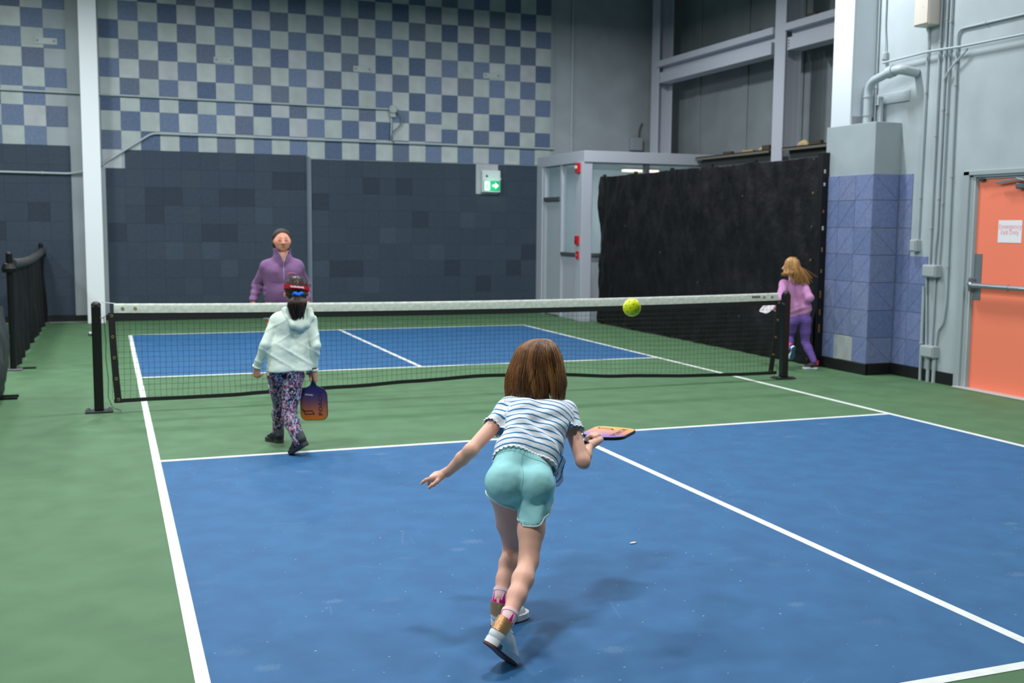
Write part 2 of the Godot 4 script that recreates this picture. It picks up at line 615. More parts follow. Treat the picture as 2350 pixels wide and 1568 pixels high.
func make_court_floor() -> void:
	var fl := get_node("floor")
	var tex := noise_tex(0.014, Color(0.80, 0.86, 0.90), Color(1.0, 1.0, 1.0), 23, 1024, 6)
	var blue := grained("court_blue", rgb8(34, 97, 144), 0.72, tex, 0.27, 0.04, 0.35)
	# scuffs, chalky scratches and flecks of lint ground into the paint
	var im := Image.create(1024, 1024, false, Image.FORMAT_RGBA8)
	im.fill(Color(1, 1, 1, 0))
	var r := RandomNumberGenerator.new()
	r.seed = 77
	for i in 260:
		var x := r.randi_range(4, 1018)
		var y := r.randi_range(4, 1018)
		var a := r.randf_range(0.25, 0.9)
		im.set_pixel(x, y, Color(0.82, 0.88, 0.9, a))
		if r.randf() < 0.4: im.set_pixel(x + 1, y, Color(0.82, 0.88, 0.9, a))
	for i in 30:
		var p := Vector2(r.randf_range(40, 980), r.randf_range(40, 980))
		var an := r.randf_range(0, TAU)
		var bend := r.randf_range(-0.006, 0.006)
		var len_ := r.randi_range(14, 90)
		var al := r.randf_range(0.03, 0.12)
		for k in len_:
			an += bend
			p += Vector2(cos(an), sin(an))
			if p.x < 1 or p.y < 1 or p.x > 1022 or p.y > 1022: break
			im.set_pixel(int(p.x), int(p.y), Color(0.7, 0.8, 0.86, al * minf(1.0, minf(k, len_ - k) / 8.0)))
	for i in 26:
		var c := Vector2(r.randf_range(60, 960), r.randf_range(60, 960))
		var rx := r.randf_range(6, 22)
		var ry := rx * r.randf_range(0.3, 0.8)
		for k in 420:
			var q := c + Vector2(r.randfn(0, rx * 0.5), r.randfn(0, ry * 0.5))
			if q.x > 0 and q.y > 0 and q.x < 1023 and q.y < 1023:
				im.set_pixel(int(q.x), int(q.y), Color(0.62, 0.74, 0.78, 0.05 if i % 3 else 0.1))
	blue.detail_enabled = true
	blue.detail_blend_mode = BaseMaterial3D.BLEND_MODE_MIX
	blue.detail_albedo = ImageTexture.create_from_image(im)
	blue.detail_uv_layer = BaseMaterial3D.DETAIL_UV_1
	for s in [1.0, -1.0]:
		var z0: float = 2.10 * s
		var z1: float = 6.69 * s
		part("court_area", span(Vector3(-3.03, -0.02, minf(z0, z1)), Vector3(3.03, 0.0012, maxf(z0, z1))), blue, fl)
	var white := grained("line_white", rgb8(238, 240, 236), 0.5, noise_tex(0.03, Color(0.93, 0.93, 0.92), Color.WHITE, 31, 256, 4), 1.0)
	var w := 0.0508
	var put := func(x0: float, x1: float, z0: float, z1: float, h: float) -> void:
		part("court_line", span(Vector3(x0, -0.01, z0), Vector3(x1, h, z1)), white, fl)
	for s in [-1.0, 1.0]:
		put.call(minf(3.048 * s, (3.048 - w) * s), maxf(3.048 * s, (3.048 - w) * s), -6.706, 6.706, 0.0022)
		put.call(-3.0, 3.0, minf(6.706 * s, (6.706 - w) * s), maxf(6.706 * s, (6.706 - w) * s), 0.0021)
		put.call(-3.0, 3.0, minf(2.134 * s, (2.134 - w) * s), maxf(2.134 * s, (2.134 - w) * s), 0.0020)
		put.call(-w / 2, w / 2, minf(2.12 * s, 6.69 * s), maxf(2.12 * s, 6.69 * s), 0.0019)
	# a curled scrap of dry leaf on the court
	var leaf := MB.new()
	var rows := []
	for i in 7:
		var t := i / 6.0
		var half := 0.011 * sin(PI * clampf(t * 0.94 + 0.03, 0, 1))
		var row := PackedVector3Array()
		for k in 4:
			var q := (k / 3.0 - 0.5) * 2.0
			row.append(Vector3(t * 0.05 - 0.025, 0.001 + 0.0015 * q * q + 0.001 * absf(t - 0.5), -q * half))
		rows.append(row)
	leaf.sheet(rows, 0.0006)
	var lf := part("leaf_scrap", leaf, plain("leaf_brown", rgb8(224, 190, 164), 0.8), null, Vector3(-0.85, 0.0022, 4.84))
	lf.rotation.y = 0.35
	tag(lf, "tiny curled scrap of pale brown leaf on the blue court", "leaf")

# ------------------------------------------------------------------ back wall with painted blocks
const BZ := -9.1

func tile_mesh(w: float, h: float, d := 0.03) -> ArrayMesh:
	return span(Vector3(-w / 2, -h / 2, -d), Vector3(w / 2, h / 2, 0), 0.0012).mesh()

func make_back_wall() -> void:
	var soft := noise_tex(0.006, Color(0.9, 0.9, 0.9), Color(1, 1, 1), 3, 512, 5)
	var grey := grained("back_grey", rgb8(163, 172, 176), 0.6, soft, 0.35, 0.05)
	var wall := structure("wall_back", span(Vector3(-13.4, 0, -9.6), Vector3(7.4, 8.0, BZ - 0.006)), grey)
	var felt := noise_tex(0.03, Color(0.84, 0.86, 0.9), Color(1, 1, 1), 41, 512, 5)
	var blues := []
	var bl := [rgb8(106, 122, 148), rgb8(112, 128, 154), rgb8(101, 113, 134), rgb8(86, 103, 130), rgb8(108, 119, 136), rgb8(95, 111, 138)]
	for i in bl.size(): blues.append(grained("block_blue_%d" % i, bl[i], 0.7, felt, 1.1, 0.06))
	var greys := []
	var gl := [rgb8(180, 189, 187), rgb8(185, 193, 191), rgb8(175, 185, 182), rgb8(182, 187, 189)]
	for i in gl.size(): greys.append(grained("block_grey_%d" % i, gl[i], 0.62, soft, 0.8, 0.05))
	var left_rows := [2.78, 3.085, 3.395, 3.61, 3.922, 4.222, 4.53, 4.825, 5.13, 5.435, 5.74]
	var right_rows := [2.73, 3.02, 3.315, 3.615, 3.915, 4.228, 4.528, 4.846, 5.143, 5.44, 5.74]
	var cache := {}
	var tile := func(parent: Node, called: String, x0: float, x1: float, y0: float, y1: float, m: Material, proud: float) -> void:
		var w := snappedf(x1 - x0 - 0.0005, 0.0005)
		var h := snappedf(y1 - y0 - 0.001, 0.0005)
		var key := "%.4f_%.4f" % [w, h]
		if not cache.has(key): cache[key] = tile_mesh(w, h)
		part(called, cache[key], m, parent, Vector3((x0 + x1) / 2, (y0 + y1) / 2, BZ + proud))
	for i in 26:
		var rows: Array = left_rows.duplicate() if i < 19 else right_rows
		if i >= 11 and i < 19: rows[0] = 2.73
		var x0 := -3.33 + 0.2992 * i
		for k in 10:
			var is_blue := (i + k) % 2 == 0
			var mt: Material = blues[rng.randi() % blues.size()] if is_blue else greys[rng.randi() % greys.size()]
			tile.call(wall, "block", x0, x0 + 0.2992, rows[k], rows[k + 1], mt, rng.randf_range(0.0, 0.0015))
	tile.call(wall, "block", -3.33, -3.03, 2.48, 2.78, greys[3], 0.002)
	var far_rows := [2.815, 3.107, 3.428, 3.717, 4.016, 4.314, 4.621, 4.917, 5.217]
	for i in 3:
		var x0 := -4.772 + 0.318 * i
		for k in 8:
			var is_blue := (i + k) % 2 == 1
			if i == 2 and not is_blue: continue
			tile.call(wall, "block", x0, x0 + 0.318, far_rows[k], far_rows[k + 1], blues[rng.randi() % 3] if is_blue else greys[rng.randi() % 4], 0.002)
	for k in 8:
		if k % 2 == 0: tile.call(wall, "block", -5.09, -4.772, far_rows[k], far_rows[k + 1], blues[k % 3], 0.002)
	# dark painted blocks below
	var darks := []
	var dl := [rgb8(53, 67, 81), rgb8(55, 69, 82), rgb8(52, 66, 80), rgb8(57, 70, 83), rgb8(54, 67, 82)]
	for i in dl.size(): darks.append(grained("block_navy_%d" % i, dl[i], 0.75, felt, 1.1, 0.06))
	var deep := grained("block_navy_deep", rgb8(43, 55, 69), 0.75, felt, 1.1, 0.06)
	var pale := grained("block_navy_pale", rgb8(62, 76, 90), 0.75, felt, 1.1, 0.06)
	var low := structure("wall_back_lower", span(Vector3(-13.0, 0.0, BZ - 0.02), Vector3(-3.80, 2.815, BZ - 0.004)), darks[0])
	var lower_backs := [[-3.285, -0.055, 2.78], [0.02, 4.20, 2.72]]
	for b: Array in lower_backs:
		part("panel_back", span(Vector3(b[0], 0.11, BZ - 0.02), Vector3(b[1], b[2] if b[0] > 0.0 else 2.48, BZ - 0.004)), darks[1], low)
	var deep_left := [[2, 6], [3, 6], [2, 5], [6, 6], [7, 6], [5, 4], [6, 4], [9, 7], [10, 7], [0, 4], [9, 2]]
	var pale_left := [[3, 3], [6, 2], [5, 3], [8, 5]]
	for i in 11:
		for k in 9:
			if i == 0 and k == 8: continue
			var m: Material = darks[rng.randi() % darks.size()]
			if [i, k] in deep_left: m = deep
			if [i, k] in pale_left: m = pale
			var y0 := 0.115 + 0.2961 * k
			tile.call(low, "block", -3.28 + 0.2932 * i, -3.28 + 0.2932 * (i + 1), y0, y0 + 0.2961, m, 0.002 + rng.randf_range(0.0, 0.0012))
	var deep_right := [[0, 6], [1, 2], [2, 2], [8, 2], [10, 1], [13, 3], [5, 7], [6, 5], [12, 2], [3, 7]]
	var pale_right := [[0, 2], [4, 4], [9, 5], [3, 1], [7, 3]]
	for i in 14:
		for k in 9:
			var x0 := 0.025 + 0.298 * i
			if (i == 10 or i == 11) and k >= 7: continue
			var m: Material = darks[rng.randi() % darks.size()]
			if [i, k] in deep_right: m = deep
			if [i, k] in pale_right: m = pale
			var y0 := 0.115 + 0.2894 * k
			tile.call(low, "block", x0, x0 + 0.298, y0, y0 + 0.2894, m, 0.002 + rng.randf_range(0.0, 0.0012))
	for i in 5:
		for k in 9:
			var x0 := -5.42 + 0.324 * i
			var y0 := 0.115 + 0.3 * k
			tile.call(low, "block", x0, x0 + 0.324, y0, y0 + 0.3, deep if (i * 5 + k * 3) % 13 == 4 else darks[rng.randi() % darks.size()], 0.002)
	# grey patch round the exit sign
	part("sign_patch", span(Vector3(3.005, 2.185, BZ - 0.03), Vector3(3.43, 2.72, BZ + 0.004)), greys[3], low)
	for k in [7, 8]: tile.call(low, "block", 3.431, 3.601, 0.115 + 0.2894 * k, 0.115 + 0.2894 * (k + 1), darks[k % 5], 0.002)
	# light strip between the two dark panels
	part("corner_strip", span(Vector3(-0.045, 0.11, BZ - 0.03), Vector3(-0.01, 2.76, BZ + 0.05), 0.003), plain("strip_grey", rgb8(108, 122, 136), 0.5, 0.2), low)
	var black := plain("base_black", rgb8(14, 15, 17), 0.5)
	structure("baseboard_back", span(Vector3(-13.0, 0.0, BZ - 0.03), Vector3(4.22, 0.112, BZ + 0.012), 0.003), black)
	structure("trim_1", span(Vector3(-5.5, 0.0, BZ + 0.01), Vector3(-3.3, 0.012, BZ + 0.03), 0.002), plain("trim_grey", rgb8(150, 154, 150), 0.5))
	# seam and vertical conduit to the right of the blocks
	structure("trim_2", span(Vector3(4.50, 2.8, BZ - 0.02), Vector3(4.525, 8.0, BZ + 0.012), 0.003), grey)
	# steel mounting plates bolted over the blocks
	var plates := [[-4.10, 4.42, "left of the tall white column"], [-1.40, 4.29, "right of the tall white column"], [0.93, 4.28, "above the middle of the upper conduit"], [3.30, 4.30, "near the right end of the chequered blocks"]]
	var pm := span(Vector3(-0.165, -0.05, -0.03), Vector3(0.165, 0.05, 0.014), 0.003).mesh()
	var hb := MB.new()
	hb.lathe(PackedVector2Array([Vector2(0, 0.008), Vector2(0.014, 0.008), Vector2(0.018, 0.0)]), Vector3.ZERO, 8, Basis(Vector3.RIGHT, PI / 2))
	var hbm := hb.mesh()
	var bolt := plain("bolt_grey", rgb8(120, 126, 130), 0.5, 0.3)
	for p: Array in plates:
		var t := thing("mounting_plate", "grey steel plate bolted to the wall, " + p[2], "plate", Vector3(p[0], p[1], BZ), 0.0, "plates on the back wall")
		part("plate", pm, greys[0], t)
		for s in [-0.12, 0.12]: part("bolt", hbm, bolt, t, Vector3(s, 0.005, 0.014))
	# tall white steel column
	var cw := plain("column_white", rgb8(236, 241, 242), 0.5)
	steel_column("steel_column", Vector3(-3.485, 0, -8.93), 0.265, 0.30, 8.0, cw, "tall bright white steel column between the chequered wall sections", 0.0)
	# exit sign
	var s := thing("exit_sign", "green and white lit exit sign with running figure and arrow on dark wall", "sign", Vector3(3.285, 2.215, BZ + 0.004))
	part("housing", span(Vector3(-0.185, 0.0, 0.0), Vector3(0.165, 0.395, 0.085), 0.01), plain("sign_case", rgb8(214, 222, 222), 0.45), s)
	var gg := plain("exit_green_lit_sign", rgb8(10, 150, 96), 0.4)
	gg.emission_enabled = true; gg.emission = rgb8(0, 138, 84); gg.emission_energy_multiplier = 0.75
	part("lit_sign_face", span(Vector3(-0.165, 0.025, 0.084), Vector3(0.150, 0.205, 0.092), 0.003), gg, s)
	var wg := plain("exit_white_lit_sign", rgb8(225, 255, 245), 0.4)
	wg.emission_enabled = true; wg.emission = rgb8(215, 255, 240); wg.emission_energy_multiplier = 1.3
	var arrow := MB.new()
	arrow.prism(PackedVector2Array([Vector2(0.01, 0.1), Vector2(0.06, 0.1), Vector2(0.06, 0.06), Vector2(0.125, 0.118), Vector2(0.06, 0.176), Vector2(0.06, 0.136), Vector2(0.01, 0.136)]), 0.092, 0.095)
	part("lit_sign_arrow", arrow, wg, s)
	var fig := MB.new()
	# running figure leaving through a doorway
	fig.prism(PackedVector2Array([Vector2(-0.145, 0.035), Vector2(-0.045, 0.035), Vector2(-0.045, 0.195), Vector2(-0.145, 0.195)]), 0.092, 0.094)
	part("lit_sign_doorway", fig, wg, s)
	var run := MB.new()
	run.tube(PackedVector3Array([Vector3(-0.09, 0.14, 0.0955), Vector3(-0.098, 0.10, 0.0955)]), PackedFloat32Array([0.012, 0.010]), 6)
	run.tube(PackedVector3Array([Vector3(-0.098, 0.10, 0.0955), Vector3(-0.075, 0.075, 0.0955), Vector3(-0.08, 0.045, 0.0955)]), PackedFloat32Array([0.009, 0.007, 0.006]), 6)
	run.tube(PackedVector3Array([Vector3(-0.098, 0.10, 0.0955), Vector3(-0.112, 0.072, 0.0955), Vector3(-0.135, 0.062, 0.0955)]), PackedFloat32Array([0.009, 0.007, 0.006]), 6)
	run.tube(PackedVector3Array([Vector3(-0.09, 0.138, 0.0955), Vector3(-0.065, 0.12, 0.0955), Vector3(-0.055, 0.132, 0.0955)]), PackedFloat32Array([0.007, 0.006, 0.005]), 6)
	run.ball(Vector3(-0.083, 0.162, 0.0955), Vector3(0.011, 0.012, 0.004), 10)
	part("running_figure", run, gg, s)
	var knob := MB.new()
	knob.ball(Vector3(-0.10, 0.29, 0.088), Vector3(0.022, 0.022, 0.012), 10)
	part("test_button", knob, plain("button_dark", rgb8(50, 60, 62), 0.4), s)
	part("side_lamp_head", span(Vector3(0.165, 0.225, 0.02), Vector3(0.185, 0.265, 0.07), 0.006), plain("sign_case", rgb8(214, 222, 222)), s)
	var sl := OmniLight3D.new()
	sl.name = "sign_light"
	sl.light_energy = 0.02; sl.light_color = Color(0.6, 1.0, 0.8); sl.omni_range = 30.0; sl.shadow_enabled = true; sl.light_size = 0.08
	s.add_child(sl)
	sl.position = Vector3(0, 0.11, 0.2)

# an H-shaped steel column; front flange towards +z before it is turned
func steel_column(called: String, at: Vector3, w: float, d: float, h: float, m: Material, label: String, turn: float, group := "") -> void:
	var t := thing(called, label, "column", at, turn, group)
	part("flange", span(Vector3(-w / 2, 0, d / 2 - 0.022), Vector3(w / 2, h, d / 2), 0.004), m, t)
	part("flange", span(Vector3(-w / 2, 0, -d / 2), Vector3(w / 2, h, -d / 2 + 0.022), 0.004), m, t)
	part("web", span(Vector3(-0.011, 0, -d / 2 + 0.02), Vector3(0.011, h, d / 2 - 0.02)), m, t)

func pipe(pts: Array, r: float, sides := 8) -> MB:
	var m := MB.new()
	m.tube(PackedVector3Array(pts), PackedFloat32Array([r]), sides)
	return m

# points along straight runs with rounded bends
func bent(pts: Array, rad: float) -> Array:
	var out := [pts[0]]
	for i in range(1, pts.size() - 1):
		var a: Vector3 = pts[i - 1]
		var b: Vector3 = pts[i]
		var c: Vector3 = pts[i + 1]
		var r := minf(rad, minf(a.distance_to(b), b.distance_to(c)) * 0.49)
		var p := b + (a - b).normalized() * r
		var q := b + (c - b).normalized() * r
		for k in 7:
			var t := k / 6.0
			out.append(p.lerp(b, t).lerp(b.lerp(q, t), t))
	out.append(pts[-1])
	return out

# ------------------------------------------------------------------ right wall, pillar and painted blocks
const RX := 4.8

func make_right_wall() -> void:
	var soft := noise_tex(0.006, Color(0.92, 0.92, 0.92), Color(1, 1, 1), 8, 512, 5)
	var grey := grained("right_grey", rgb8(178, 188, 192), 0.5, soft, 0.4, 0.06)
	var m := MB.new()
	m.box(Vector3(5.05, 4.0, 0.125), Vector3(0.5, 8.0, 1.95))
	m.box(Vector3(5.05, 5.085, 1.6), Vector3(0.5, 5.83, 1.0))
	m.box(Vector3(5.05, 4.0, 8.75), Vector3(0.5, 8.0, 13.3))
	structure("wall_right", m, grey)
	structure("wall_right_return", span(Vector3(5.29, 0, -0.85), Vector3(7.4, 8.0, -0.6)), grey)
	# boxed pillar that stands out of the wall
	var pil := structure("wall_right_pillar", span(Vector3(4.458, 0, -0.85), Vector3(4.81, 2.745, -0.008), 0.004), grained("pillar_grey", rgb8(166, 177, 181), 0.5, soft, 0.4, 0.05))
	var felt := noise_tex(0.03, Color(0.84, 0.86, 0.9), Color(1, 1, 1), 41, 512, 5)
	var blues := []
	var bl := [rgb8(118, 132, 172), rgb8(124, 136, 176), rgb8(112, 127, 166), rgb8(128, 138, 172)]
	for i in bl.size(): blues.append(grained("pillar_blue_%d" % i, bl[i], 0.6, felt, 1.1, 0.06))
	var ys := [0.125, 0.41, 0.71, 1.015, 1.315, 1.61, 1.91, 2.19]
	# blocks scored with a diagonal groove: two thin triangles set slightly apart
	var cut := func(w: float, h: float, flip: bool) -> ArrayMesh:
		var mm := MB.new()
		var g := 0.0022
		var a := Vector2(-w / 2, -h / 2)
		var b := Vector2(w / 2, -h / 2)
		var c := Vector2(w / 2, h / 2)
		var d := Vector2(-w / 2, h / 2)
		var tris := [PackedVector2Array([a, b, c]), PackedVector2Array([a, c, d])] if not flip else [PackedVector2Array([a, b, d]), PackedVector2Array([b, c, d])]
		for t: PackedVector2Array in tris:
			var inner := Geometry2D.offset_polygon(t, -g * 0.5, Geometry2D.JOIN_MITER)[0]
			if Geometry2D.is_polygon_clockwise(inner): inner.reverse()
			mm.prism(inner, -0.02, 0.0, Transform3D.IDENTITY, 0.001)
		return mm.mesh()
	var cache := {}
	var lay := func(u0: float, u1: float, y0: float, y1: float, mt: Material, tf: Transform3D, flip: bool) -> void:
		var w := snappedf(u1 - u0 - 0.002, 0.001)
		var h := snappedf(y1 - y0 - 0.004, 0.001)
		var key := "%.3f_%.3f_%s" % [w, h, flip]
		if not cache.has(key): cache[key] = cut.call(w, h, flip)
		var o := part("block", cache[key], mt, pil)
		o.transform = tf * Transform3D(Basis.IDENTITY, Vector3((u0 + u1) / 2, (y0 + y1) / 2, 0))
	# face towards the court (-x): local x runs along +z
	var face := Transform3D(Basis(Vector3(0, 0, 1), Vector3(0, 1, 0), Vector3(-1, 0, 0)), Vector3(4.448, 0, 0))
	var fz := [-0.85, -0.575, -0.29, 0.0]
	for k in 7:
		for i in 3:
			if k == 0 and i == 1: continue
			lay.call(fz[i], fz[i + 1], ys[k], ys[k + 1], blues[rng.randi() % 4], face, false)
	# side towards the camera (+z)
	var side := Transform3D(Basis.IDENTITY, Vector3(0, 0, 0.002))
	for k in 7: lay.call(4.45, 4.79, ys[k], ys[k + 1], blues[rng.randi() % 4], side, k % 2 == 0)
	# on the wall beside it
	var wf := Transform3D(Basis(Vector3(0, 0, 1), Vector3(0, 1, 0), Vector3(-1, 0, 0)), Vector3(4.790, 0, 0))
	for k in 7: lay.call(0.004, 0.215, ys[k], ys[k + 1], blues[rng.randi() % 4], wf, false)
	for k in 4: lay.call(0.215, 0.50, ys[k], ys[k + 1], blues[rng.randi() % 4], wf, false)
	# bare grey block low on the pillar
	part("grey_block", span(Vector3(4.446, 0.128, -0.50), Vector3(4.47, 0.395, -0.24), 0.003), plain("plate_grey", rgb8(168, 172, 172), 0.5), pil)
	var black := plain("base_black", rgb8(14, 15, 17), 0.5)
	var bb := MB.new()
	bb.box(Vector3(4.452, 0.0625, -0.42), Vector3(0.03, 0.125, 0.87), 0.003)
	bb.box(Vector3(4.62, 0.0625, 0.0), Vector3(0.36, 0.125, 0.03), 0.003)
	bb.box(Vector3(4.795, 0.0625, 0.49), Vector3(0.03, 0.125, 0.98), 0.003)
	structure("baseboard_right", bb, black)
	# bright steel column that rises from behind the pillar
	var cw := plain("boxed_column_white", rgb8(212, 218, 224), 0.5)
	var t := thing("boxed_column", "bright white boxed steel column rising above the short grey pillar", "column", Vector3(4.62, 2.74, -0.62))
	part("face", span(Vector3(-0.16, 0, -0.17), Vector3(-0.13, 5.26, 0.17), 0.004), cw, t)
	part("side", span(Vector3(-0.13, 0.1, 0.10), Vector3(0.18, 5.26, 0.165), 0.004), cw, t)
	part("back", span(Vector3(0.14, 0, -0.17), Vector3(0.17, 5.26, 0.10), 0.004), cw, t)

# ------------------------------------------------------------------ deep bay above the screen
func make_recess() -> void:
	var soft := noise_tex(0.006, Color(0.9, 0.9, 0.9), Color(1, 1, 1), 3, 512, 5)
	var wallm := grained("recess_grey", rgb8(140, 149, 152), 0.6, soft, 0.35, 0.04)
	var w := structure("wall_recess", span(Vector3(6.95, 0, -9.2), Vector3(7.4, 8.0, -0.84)), wallm)
	# wall panels with raised joints
	for z in [-8.04, -6.47, -4.9, -3.3, -1.7]:
		part("joint_strip", span(Vector3(6.925, 2.86, z - 0.085), Vector3(6.951, 8.0, z + 0.085), 0.006), wallm, w)
	var steel := plain("steel_lilac", rgb8(190, 194, 204), 0.5)
	steel_column("steel_column", Vector3(6.47, 0, -8.56), 0.28, 0.30, 8.0, steel, "grey steel column in the corner above the glazed lobby", -PI / 2)
	steel_column("steel_column", Vector3(6.47, 0, -4.58), 0.28, 0.30, 8.0, steel, "grey steel column that rises behind the black screen", -PI / 2)
	var beams := [[-8.45, -4.73, "between the two grey columns"], [-4.43, -0.86, "between the grey column and white boxed column"]]
	for b: Array in beams:
		var t := thing("steel_beam", "horizontal grey steel beam high in the bay, " + b[2], "beam", Vector3(6.47, 4.25, b[0]))
		var l: float = b[1] - b[0]
		part("top_flange", span(Vector3(-0.19, 0.29, 0), Vector3(0.19, 0.40, l), 0.006), steel, t)
		part("web", span(Vector3(-0.05, 0.1, 0.01), Vector3(0.05, 0.3, l - 0.01)), steel, t)
		part("lower_channel", span(Vector3(-0.165, 0.0, 0.06), Vector3(0.10, 0.185, l - 0.06), 0.006), steel, t)
		for y in [0.05, 0.095, 0.14]:
			var bm := MB.new()
			bm.ball(Vector3(-0.165, y, 0.10), Vector3(0.012, 0.014, 0.014), 8)
			part("bolt", bm, plain("bolt_rust", rgb8(120, 78, 60), 0.7), t)
	var shelf := plain("ledge_brown", rgb8(110, 105, 96), 0.7)
	var spans := [[-6.95, -4.75], [-4.40, -0.86]]
	for i in 2:
		var l: Array = spans[i]
		var t := thing("wall_ledge", "dusty brown steel ledge above the black screen, " + ["left of the grey column" , "right of the grey column"][i], "ledge", Vector3(6.62, 2.76, l[0]))
		part("lip", span(Vector3(-0.33, 0.0, 0), Vector3(-0.31, 0.055, l[1] - l[0]), 0.003), shelf, t)
		part("shelf", span(Vector3(-0.33, 0.035, 0), Vector3(0.33, 0.055, l[1] - l[0]), 0.003), shelf, t)
		part("skirt", span(Vector3(-0.20, -0.7, 0), Vector3(-0.17, 0.035, l[1] - l[0])), plain("skirt_dark", rgb8(86, 90, 92), 0.7), t)
	# offcuts left lying on ledge and beam
	var wood := plain("offcut_wood", rgb8(176, 142, 92), 0.8)
	var dark := plain("offcut_dark", rgb8(70, 62, 50), 0.8)
	var foam := plain("offcut_foam", rgb8(206, 182, 130), 0.9)
	var cuts := [[Vector3(6.42, 2.815, -6.1), Vector3(0.07, 0.05, 0.22), dark, "dark block of wood on the ledge, nearest the glazed lobby"], [Vector3(6.5, 2.815, -5.62), Vector3(0.07, 0.05, 0.26), wood, "pale plank offcut on the ledge left of the column"], [Vector3(6.42, 2.815, -4.98), Vector3(0.07, 0.08, 0.22), dark, "dark timber offcut on the ledge against the column"], [Vector3(6.45, 2.815, -3.72), Vector3(0.07, 0.07, 0.16), dark, "dark timber block on the ledge right of the column"],
		[Vector3(6.45, 4.65, -5.35), Vector3(0.07, 0.06, 0.24), dark, "dark timber block on top of the beam beside the column"], [Vector3(6.45, 4.65, -6.6), Vector3(0.07, 0.035, 0.26), wood, "thin pale plank on top of the long beam"], [Vector3(6.45, 4.65, -7.7), Vector3(0.1, 0.05, 0.3), dark, "small dark block on top of the long beam"], [Vector3(6.4, 4.65, -3.9), Vector3(0.07, 0.06, 0.2), dark, "dark timber block on the right hand beam"]]
	for c: Array in cuts:
		var o := part("timber_offcut", span(Vector3(-c[1].x / 2, 0, -c[1].z / 2), Vector3(c[1].x / 2, c[1].y, c[1].z / 2), 0.006), c[2], null, c[0])
		o.rotation.y = rng.randf_range(-0.2, 0.2)
		tag(o, c[3], "timber")
	var lumps := [[Vector3(6.56, 2.815, -5.28), 0.08, "crumpled yellowish insulation scrap on the ledge between two timbers"], [Vector3(6.45, 2.815, -3.3), 0.13, "crumpled yellowish insulation scrap on the ledge near the pillar"], [Vector3(6.46, 2.815, -4.1), 0.08, "small pale scrap of insulation beside the column on the ledge"]]
	for l: Array in lumps:
		var b := Body.new()
		b.cap(Vector3(0, 0.03, -l[1]), Vector3(0, 0.06, l[1] * 0.5), 0.035, 0.05)
		b.cap(Vector3(0.02, 0.05, 0), Vector3(0, 0.03, l[1] * 1.2), 0.05, 0.03)
		b.noise = FastNoiseLite.new(); b.noise.frequency = 14.0; b.amp = 0.02
		b.clip(Vector3.ZERO, Vector3.DOWN)
		var mb := MB.new()
		b.into(mb, 0.018)
		var o := part("insulation_scrap", mb, foam, null, l[0])
		tag(o, l[2], "insulation")
	# junction box and cord on the back wall
	var jb := thing("junction_box", "grey electrical box with a looped cord above the glazed lobby", "box", Vector3(6.2, 3.06, -9.1))
	part("case", span(Vector3(-0.12, 0, -0.01), Vector3(0.12, 0.24, 0.12), 0.008), plain("box_grey", rgb8(150, 158, 160), 0.5), jb)
	part("cord", pipe(bent([Vector3(0.06, 0.24, 0.06), Vector3(0.07, 0.42, 0.06), Vector3(0.14, 0.52, 0.03)], 0.1), 0.012), plain("cord_dark", rgb8(70, 74, 76), 0.6), jb)

